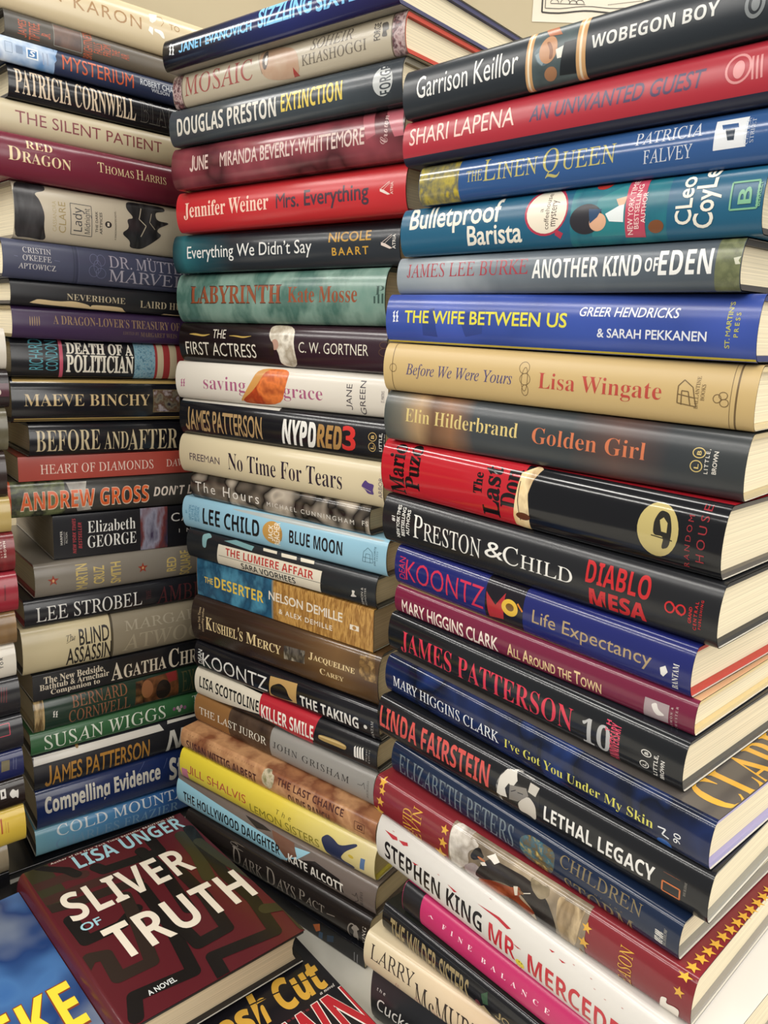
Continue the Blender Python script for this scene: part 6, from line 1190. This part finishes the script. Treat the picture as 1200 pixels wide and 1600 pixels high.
  ('t','FINE','t','#f0dce0',0.03983,0.55162,0.06707,0.69586,0,2.38),
  ('t','BALANCE','t','#f0dce0',0.07546,0.49854,0.13003,0.64355,0,2.27),
 ]),
('h', 'black hardcover low in the right stack with thin gold capitals and small rose', 'books stacked on the right',
 (0.01214, 0.49495, 0.83636), -0.80703, -0.00484, 0.0, 0.02316, 0.225, 0.155, 0.00463, 0.144, '#131316', '#22231f', '#131316', '#3a3634', '#e2d5b6', [
  ('t','THE WILDER SISTERS','gc','#8f7e5a',0.00875,-0.16722,0.08485,0.73784,0,1.0),
  ('e','#5a2a30',0.09309,0.20049,0.0026,0.15889),
  ('p','#2f4a34',[(0.09541,0.64436),(0.09995,0.83314),(0.10196,0.46983),(0.09763,0.3863)]),
  ('p','#8a7a5c',[(0.09253,0.09106),(0.09844,0.34352),(0.10468,0.20198),(0.09998,-0.05)]),
  ('t','JO-ANN','gc','#8f7e5a',0.10765,0.27667,0.14304,0.51818,0,1.0),
 ]),
('h', 'cream hardcover second from the bottom of the right stack with tall brown capitals', 'books stacked on the right',
 (-0.00027, 0.49273, 0.804), -0.69355, -0.00479, 0.0, 0.03207, 0.232, 0.155, 0.00641, 0.252, ('u', ((0, '#c4b697'), (0.3, '#d0bb9c'), (0.6, '#cbaf90'), (1, '#c4a586')), 0.04), ('u', ((0, '#c4b697'), (0.3, '#d0bb9c'), (0.6, '#cbaf90'), (1, '#c4a586')), 0.04), ('u', ((0, '#c4b697'), (0.3, '#d0bb9c'), (0.6, '#cbaf90'), (1, '#c4a586')), 0.04), '#3a3634', '#e2d5b6', [
  ('t','LARRY','tc','#352b25',0.00652,0.45869,0.04727,0.84247,0,1.0),
  ('t','McMURTRY','tc','#352b25',0.04879,-0.09461,0.12341,0.65049,0,1.0),
  ('t','Some Can Whistle','sc','#b58f7c',0.02819,-0.39439,0.08654,0.25837,0,1.0),
 ]),
('h', 'very thick black hardcover at the foot of the right stack with handwritten white title', 'books stacked on the right',
 (0.00602, 0.49931, 0.7502), -0.69829, 0.0, 0.0, 0.05253, 0.238, 0.155, 0.006, 0.288, '#1b1c20', '#1b1c20', '#1b1c20', '#3a3634', '#e2d5b6', [
  ('t','the','si','#d5d2cb',0.00605,0.61171,0.01431,0.6707,0,1.55),
  ('t','Cuckoo’s','si','#d5d2cb',0.0067,0.28196,0.0562,0.50734,0,1.0),
 ]),
('h', 'white hardcover topmost in the stack cut off by the left edge', 'books stacked at the left edge',
 (-0.49152, 0.47757, 1.23945), 0.71647, -0.01526, 0.0, 0.03237, 0.23811, 0.155, 0.00647, 0.288, '#cfc8ba', '#cfc8ba', '#cfc8ba', '#3a3634', '#e2d5b6', [
 ]),
('h', 'dark hardcover with maroon band in the stack cut off by the left edge', 'books stacked at the left edge',
 (-0.49134, 0.47713, 1.20878), 0.71509, -0.01561, 0.0, 0.03032, 0.23812, 0.155, 0.00606, 0.1872, '#241b1d', '#241b1d', '#241b1d', '#3a3634', '#e2d5b6', [
  ('p','#54303a',[(0.19,0.3),(0.23782,0.3),(0.23782,0.65),(0.19,0.65)]),
  ('e','#cfc8ba',0.23076,0.41259,0.00111,0.06841),
 ]),
('h', 'olive tan hardcover in the stack cut off by the left edge', 'books stacked at the left edge',
 (-0.49414, 0.47504, 1.17355), 0.71669, -0.01584, 0.0, 0.03497, 0.23814, 0.155, 0.00699, 0.1872, ('n', ('#6a6450', '#57523f', '#7d7760'), 30, 2, 4), ('n', ('#6a6450', '#57523f', '#7d7760'), 30, 2, 4), ('n', ('#6a6450', '#57523f', '#7d7760'), 30, 2, 4), '#3a3634', '#e2d5b6', [
 ]),
('h', 'dark brown hardcover above the gold one in the stack cut off at left', 'books stacked at the left edge',
 (-0.49716, 0.47219, 1.13505), 0.71396, -0.01614, 0.0, 0.03822, 0.23815, 0.155, 0.00764, 0.1872, '#2c1e1a', '#2c1e1a', '#2c1e1a', '#3a3634', '#e2d5b6', [
 ]),
('h', 'gold hardcover in the stack cut off by the left edge', 'books stacked at the left edge',
 (-0.4958, 0.47208, 1.1044), 0.71553, -0.01621, 0.0, 0.03032, 0.23817, 0.155, 0.00606, 0.18, '#b39c60', '#b39c60', '#b39c60', '#3a3634', '#e2d5b6', [
 ]),
('h', 'dark red mottled hardcover with tiny white capitals in the left edge stack', 'books stacked at the left edge',
 (-0.49536, 0.4725, 1.07014), 0.71759, -0.01629, 0.0, 0.03392, 0.23819, 0.155, 0.00678, 0.1872, ('n', ('#54161c', '#7d2a2c', '#3a1014'), 60, 3, 4), ('n', ('#54161c', '#7d2a2c', '#3a1014'), 60, 3, 4), ('n', ('#54161c', '#7d2a2c', '#3a1014'), 60, 3, 4), '#3a3634', '#e2d5b6', [
  ('t','LITTLE','gb','#d8c8bc',0.22681,0.40845,0.22816,0.8065,1,2.54),
  ('t','BROWN','gb','#d8c8bc',0.22927,0.39891,0.23118,0.80944,1,1.31),
 ]),
('h', 'plain red hardcover in the stack cut off by the left edge', 'books stacked at the left edge',
 (-0.49535, 0.47144, 1.03469), 0.71204, -0.01645, 0.0, 0.03513, 0.2382, 0.155, 0.00703, 0.1872, '#902733', '#902733', '#902733', '#3a3634', '#e2d5b6', [
  ('l','#6a1f28',[(0.22808,0.73247),(0.22741,0.33788)],1.2),
 ]),
('h', 'wood brown hardcover under the red one in the left edge stack', 'books stacked at the left edge',
 (-0.49735, 0.46864, 1.00526), 0.71357, -0.01645, 0.0, 0.02916, 0.23822, 0.155, 0.00583, 0.1872, ('n', ('#6d5337', '#8d6f4a', '#4d3a26'), 18, 3, 4), ('n', ('#6d5337', '#8d6f4a', '#4d3a26'), 18, 3, 4), ('n', ('#6d5337', '#8d6f4a', '#4d3a26'), 18, 3, 4), '#3a3634', '#e2d5b6', [
 ]),
('h', 'cream hardcover with black rotated capitals in the stack cut off at left', 'books stacked at the left edge',
 (-0.49941, 0.46722, 0.97475), 0.7169, -0.01642, 0.0, 0.03025, 0.23824, 0.155, 0.00605, 0.1872, '#ccc5b7', '#ccc5b7', '#ccc5b7', '#3a3634', '#e2d5b6', [
  ('t','TOR','S','#25242a',0.22514,0.36687,0.22766,0.69315,1,1.39),
 ]),
('h', 'black hardcover with dim red lines in the stack cut off at left', 'books stacked at the left edge',
 (-0.49923, 0.46762, 0.93873), 0.71475, -0.01644, 0.0, 0.0357, 0.23826, 0.155, 0.00714, 0.1872, '#1f1e21', '#1f1e21', '#1f1e21', '#3a3634', '#e2d5b6', [
  ('l','#5a262b',[(0.22391,0.83418),(0.22262,0.46006)],0.8),
  ('l','#5a262b',[(0.2259,0.82053),(0.22466,0.44305)],0.8),
  ('l','#5a262b',[(0.2279,0.8067),(0.2267,0.42583)],0.8),
 ]),
('h', 'charcoal hardcover with crimson box in the stack cut off at left', 'books stacked at the left edge',
 (-0.49883, 0.46707, 0.9057), 0.71307, -0.01643, 0.0, 0.03272, 0.23827, 0.155, 0.00654, 0.1872, '#242327', '#242327', '#242327', '#3a3634', '#e2d5b6', [
  ('l','#b03a4c',[(0.21299,0.53293),(0.2274,0.53293),(0.2274,0.85495),(0.21299,0.85495),(0.21299,0.53293)],0.7),
 ]),
('h', 'navy hardcover with faint gold emblem in the stack cut off at left', 'books stacked at the left edge',
 (-0.49974, 0.46574, 0.87777), 0.71367, -0.01636, 0.0, 0.02764, 0.23829, 0.155, 0.00553, 0.1872, '#1d2452', '#1d2452', '#1d2452', '#3a3634', '#e2d5b6', [
  ('p','#6a6248',[(0.22014,0.77061),(0.22693,0.7541),(0.22619,0.41037),(0.21933,0.40925)]),
  ('l','#4a4f70',[(0.23021,0.77808),(0.22936,0.39094)],0.8),
  ('l','#4a4f70',[(0.23226,0.75488),(0.23148,0.36177)],0.8),
 ]),
('h', 'blackish brown hardcover with white fish emblem in the stack cut off at left', 'books stacked at the left edge',
 (-0.50095, 0.46558, 0.8489), 0.71079, -0.01633, 0.0, 0.02859, 0.2383, 0.155, 0.00572, 0.1872, '#241b18', '#241b18', '#241b18', '#3a3634', '#e2d5b6', [
  ('p','#d8d4cc',[(0.22593,0.63584),(0.22722,0.68749),(0.2279,0.70559),(0.22862,0.70914),(0.22914,0.69702),(0.22999,0.65644),(0.23047,0.64034),(0.23103,0.63321),(0.2315,0.63757),(0.23233,0.65765),(0.23266,0.65348),(0.23284,0.62059),(0.23281,0.56888),(0.2326,0.44179),(0.23245,0.38743),(0.23217,0.35696),(0.23182,0.36196),(0.23108,0.4069),(0.23065,0.4243),(0.23008,0.43234),(0.22955,0.42849),(0.22856,0.40881),(0.228,0.40831),(0.22731,0.42647),(0.22673,0.4568),(0.22569,0.52786),(0.22538,0.56462),(0.22547,0.60504)]),
  ('p','#d8d4cc',[(0.21799,0.48748),(0.22246,0.48748),(0.22246,0.79561),(0.21799,0.79561)]),
  ('p','#241b18',[(0.21931,0.57305),(0.22103,0.57305),(0.22103,0.72065),(0.21931,0.72065)]),
 ]),
('h', 'yellow hardcover low in the stack cut off by the left edge', 'books stacked at the left edge',
 (-0.50382, 0.46666, 0.8114), 0.71018, -0.01626, 0.0, 0.03724, 0.23835, 0.155, 0.00745, 0.1872, '#d5b546', '#d5b546', '#d5b546', '#3a3634', '#e2d5b6', [
  ('p','#b05a34',[(0.21749,0.44451),(0.21879,0.44451),(0.21879,0.83334),(0.21749,0.83334)]),
  ('p','#b05a34',[(0.22127,0.43119),(0.22145,0.43119),(0.22145,0.73661),(0.22127,0.73661)]),
  ('p','#b05a34',[(0.22327,0.424),(0.22359,0.424),(0.22359,0.70074),(0.22327,0.70074)]),
 ]),
('h', 'stone coloured hardcover lowest but one in the left edge stack', 'books stacked at the left edge',
 (-0.51699, 0.45812, 0.78114), 0.72306, -0.01608, 0.0, 0.03022, 0.23834, 0.155, 0.00604, 0.1872, ('n', ('#9a8c74', '#877a64', '#a89a82'), 60, 3, 4), ('n', ('#9a8c74', '#877a64', '#a89a82'), 60, 3, 4), ('n', ('#9a8c74', '#877a64', '#a89a82'), 60, 3, 4), '#3a3634', '#e2d5b6', [
 ]),
('h', 'dark red hardcover with black maze cover lying flat at the front', 'books lying flat at the front',
 (-0.30625, 0.57898, 0.7735), -0.80861, 0.0, -0.0561, 0.03, 0.2061, 0.1512, 0.006, 0.216, '#521b21', '#521b21', '#521b21', '#23201f', '#c9b696', [
  ('cp','#33301f',[(0.0,0.0),(0.055,0.0),(0.055,0.02),(0.0,0.02)]),
  ('cl','#3d2420',[(0.04714,-0.00568),(0.04798,0.02718),(0.04866,0.03801),(0.05037,0.0573)],11),
  ('cl','#3d2420',[(0.02537,-0.0019),(0.0271,0.0272),(0.03232,0.03917)],11),
  ('cl','#191615',[(-0.00044,0.0126),(0.01881,0.03046),(0.02899,0.03486)],9),
  ('cl','#191615',[(0.02973,0.05179),(0.03809,0.05546),(0.04318,0.1068),(0.02255,0.10763)],11),
  ('cl','#2c221d',[(0.05748,-0.01061),(0.05872,0.00298),(0.06319,0.02103),(0.06594,0.05028),(0.06963,0.07183)],11),
  ('cl','#191615',[(0.0799,0.00906),(0.10947,0.00986),(0.10994,0.03848),(0.09999,0.05564)],11),
  ('cl','#2c221d',[(0.13658,-0.00507),(0.12825,0.00449),(0.13263,0.01512),(0.15902,0.01322),(0.16021,0.03942),(0.11198,0.04983),(0.07997,0.05524)],11),
  ('cl','#191615',[(0.19973,0.00734),(0.18251,0.01446),(0.18803,0.05913),(0.13352,0.06837),(0.07701,0.07118)],11),
  ('cl','#33301f',[(0.03301,0.13381),(0.06772,0.13114),(0.10122,0.12307)],12),
  ('cl','#191615',[(0.12665,0.08966),(0.06383,0.09608),(0.03262,0.09298)],11),
  ('cl','#191615',[(0.20619,0.0744),(0.18463,0.07775),(0.19231,0.13126),(0.14967,0.13811),(0.10612,0.1365),(0.02855,0.14491)],11),
  ('cl','#191615',[(0.13827,0.0744),(0.16617,0.07586),(0.16527,0.10281),(0.12118,0.10809),(0.07811,0.10738)],11),
  ('cl','#33301f',[(0.1661,0.14),(0.17145,0.15953),(0.2011,0.15408)],12),
  ('cl','#33301f',[(0.0518,0.14202),(0.09824,0.14817),(0.12717,0.15662)],10),
  ('ct','Author of the New York Times bestseller BEAUTIFUL LIES','gb','#d5cfc4',0.0011,0.022,0.0036,0.143,1.26),
  ('ct','LISA UNGER','Sc','#9cc4ce',0.00436,0.0393,0.02348,0.14427,1.0),
  ('ct','SLIVER','S','#e0d6c4',0.0477,0.01002,0.08489,0.12125,1.0),
  ('ct','OF','gb','#9cc4ce',0.09034,0.01133,0.09937,0.02796,1.0),
  ('ct','TRUTH','S','#e0d6c4',0.10672,0.02185,0.14685,0.14564,1.0),
  ('ct','A NOVEL','gb','#cfd2cf',0.18384,0.02293,0.18885,0.04509,1.0),
 ]),
('h', 'blue cloudy hardcover with big yellow capitals lying at bottom left corner', 'books lying flat at the front',
 (-0.41846, 0.46416, 0.7707), -0.80931, 0.0, 0.0, 0.0208, 0.235, 0.155, 0.00416, 0.216, ('n', ('#274f88', '#6a7486', '#1e3868', '#40689a', '#2f5890'), 9, 1, 3), ('n', ('#274f88', '#6a7486', '#1e3868', '#40689a', '#2f5890'), 9, 1, 3), ('n', ('#274f88', '#6a7486', '#1e3868', '#40689a', '#2f5890'), 9, 1, 3), '#3a3634', '#e2d5b6', [
  ('ct','EKE','Sx','#7a3a20',0.11805,0.09168,0.16503,0.14932,1.0),
  ('ct','EKE','S','#dfc93b',0.11905,0.09189,0.1638,0.14935,1.0),
 ]),
('p', 'black paperback with gold and red lettering lying under the dark red book', 'books lying flat at the front',
 (-0.17767, 0.52192, 0.7502), -0.8614, 0.0, 0.0, 0.0138, 0.215, 0.112, 0.0006, 0.216, '#17161a', '#17161a', '#17161a', '#3a3634', '#e2d5b6', [
  ('ct','esh','SX','#c79a3c',0.07101,0.01249,0.10147,0.05894,1.0),
  ('ct','Cut','SX','#c79a3c',0.07148,0.06375,0.10192,0.10722,1.0),
  ('cl','#17161a',[(0.07533,0.01644),(0.08942,0.11817)],1.3),
  ('ct','a novel','TI','#c9c4ba',0.10298,0.09406,0.10604,0.10843,1.0),
  ('cp','#5a1f24',[(0.10856,0.05591),(0.10882,0.0586),(0.11086,0.0588),(0.11059,0.05611)]),
  ('cp','#5a1f24',[(0.10882,0.05994),(0.10909,0.06266),(0.11113,0.06285),(0.11087,0.06014)]),
  ('cp','#5a1f24',[(0.10909,0.06401),(0.10936,0.06675),(0.11141,0.06693),(0.11114,0.0642)]),
  ('cp','#5a1f24',[(0.10936,0.06812),(0.10963,0.07088),(0.11169,0.07105),(0.11142,0.0683)]),
  ('cp','#5a1f24',[(0.10963,0.07225),(0.1099,0.07504),(0.11197,0.0752),(0.1117,0.07242)]),
  ('cp','#5a1f24',[(0.1099,0.07642),(0.11018,0.07923),(0.11225,0.07938),(0.11198,0.07658)]),
  ('cp','#5a1f24',[(0.11018,0.08063),(0.11045,0.08346),(0.11254,0.0836),(0.11226,0.08078)]),
  ('cp','#5a1f24',[(0.11046,0.08487),(0.11073,0.08772),(0.11283,0.08786),(0.11255,0.08501)]),
  ('cp','#5a1f24',[(0.11074,0.08914),(0.11102,0.09202),(0.11312,0.09214),(0.11284,0.08928)]),
  ('ct','WN','Sx','#e6dcd2',0.10873,0.05201,0.15482,0.11472,1.0),
  ('ct','WN','S','#a8242c',0.10932,0.05276,0.15355,0.1143,1.0),
 ]),
('h', 'black hardcover at the bottom of the left edge stack on the table', 'books stacked at the left edge',
 (-0.51565, 0.4566, 0.7502), 0.72306, 0.0, 0.0, 0.02681, 0.23834, 0.155, 0.002, 0.1872, '#16161a', '#16161a', '#16161a', '#3a3634', '#e2d5b6', [
 ]),
('h', 'black hardcover lying flat under the blue one at bottom left', 'books lying flat at the front',
 (-0.42645, 0.51457, 0.7502), -0.80931, 0.0, 0.0, 0.0203, 0.24, 0.16, 0.00406, 0.1872, '#151517', '#151517', '#151517', '#3a3634', '#e2d5b6', [
 ]),
('h', 'thin black hardcover under the light blue one at the foot of left stack', 'books stacked on the left',
 (-0.35004, 0.63352, 0.7502), 0.65005, 0.0, 0.0, 0.00743, 0.22779, 0.155, 0.00149, 0.1872, '#17181b', '#17181b', '#17181b', '#3a3634', '#cfc6b4', [  # shifted left so its black cover stands in for shade in the gap
 ]),
]

for rec in BOOKS:
    for l in rec[-1]:
        if l[0] in ('t', 'ct'): request(l[1], l[2], l[-1])
harvest()
for bi, rec in enumerate(BOOKS): make_book(bi, rec)

# ---------------------------------------------------------------- sheet of paper on the wall
def paper_sheet():
    bm = bmesh.new()
    x0, x1, z0, z1, y = PX0, PX0 + .28, PZ0, PZ0 + .216, 1.2992
    mats = [noisy('white_paper', '#d3cbb8', '#d8d0be', (20, 20, 20), .8), mat('#3a3634', .7)]
    def quad(P, yy, mi):
        f = bm.faces.new([bm.verts.new((a, yy, b)) for a, b in P]); f.material_index = mi
    def line(P, w):
        for s in stroke(P, w, 1.0): quad(s, y - .0004, 1)
    q = [bm.verts.new(p) for p in ((x0, y, z0), (x1, y, z0), (x1, y, z1), (x0, y, z1))]
    bm.faces.new(q)
    b = [bm.verts.new((v.co.x, y + .0006, v.co.z)) for v in q]
    bm.faces.new(b[::-1])
    for i in range(4): bm.faces.new((q[i], b[i], b[(i+1) % 4], q[(i+1) % 4]))
    wob = [(x0 + .014, z1 - .012), (x0 + .013, z0 + .09), (x0 + .014, z0 + .013)] + [(x0 + .014 + i*.0125, z0 + .013 - .0015*math.sin(i*.9) + .0004*i) for i in range(1, 20)]
    line(wob, .0022)
    line([(a + .0045, c + .0055) for a, c in wob[:3]] + [(a, c + .006) for a, c in wob[4:]], .0009)
    for cx, cz, r in ((.032, .026, .006), (.048, .026, .007), (.06, .025, .006), (.07, .026, .006), (.036, .04, .009), (.056, .042, .01)):
        line([(x0 + cx + r*math.cos(i*math.pi/10), z0 + cz + r*.8*math.sin(i*math.pi/10)) for i in range(11)], .0008)
    line([(x0 + .026, z0 + .025), (x0 + .078, z0 + .025)], .0008)
    for i in range(24): line([(x0 + .112 + i*.0022, z0 + .0255 + i*.0003), (x0 + .1132 + i*.0022, z0 + .0258 + i*.0003)], .001)
    me = bpy.data.meshes.new('paper_sheet'); bm.to_mesh(me); bm.free()
    for m in mats: me.materials.append(m)
    o = bpy.data.objects.new('paper_sheet', me); C.objects.link(o)
    o['label'] = 'white paper sheet with bordered line drawing on the wall behind the books'; o['category'] = 'paper'
PX0, PZ0 = .1976, 1.733
paper_sheet()
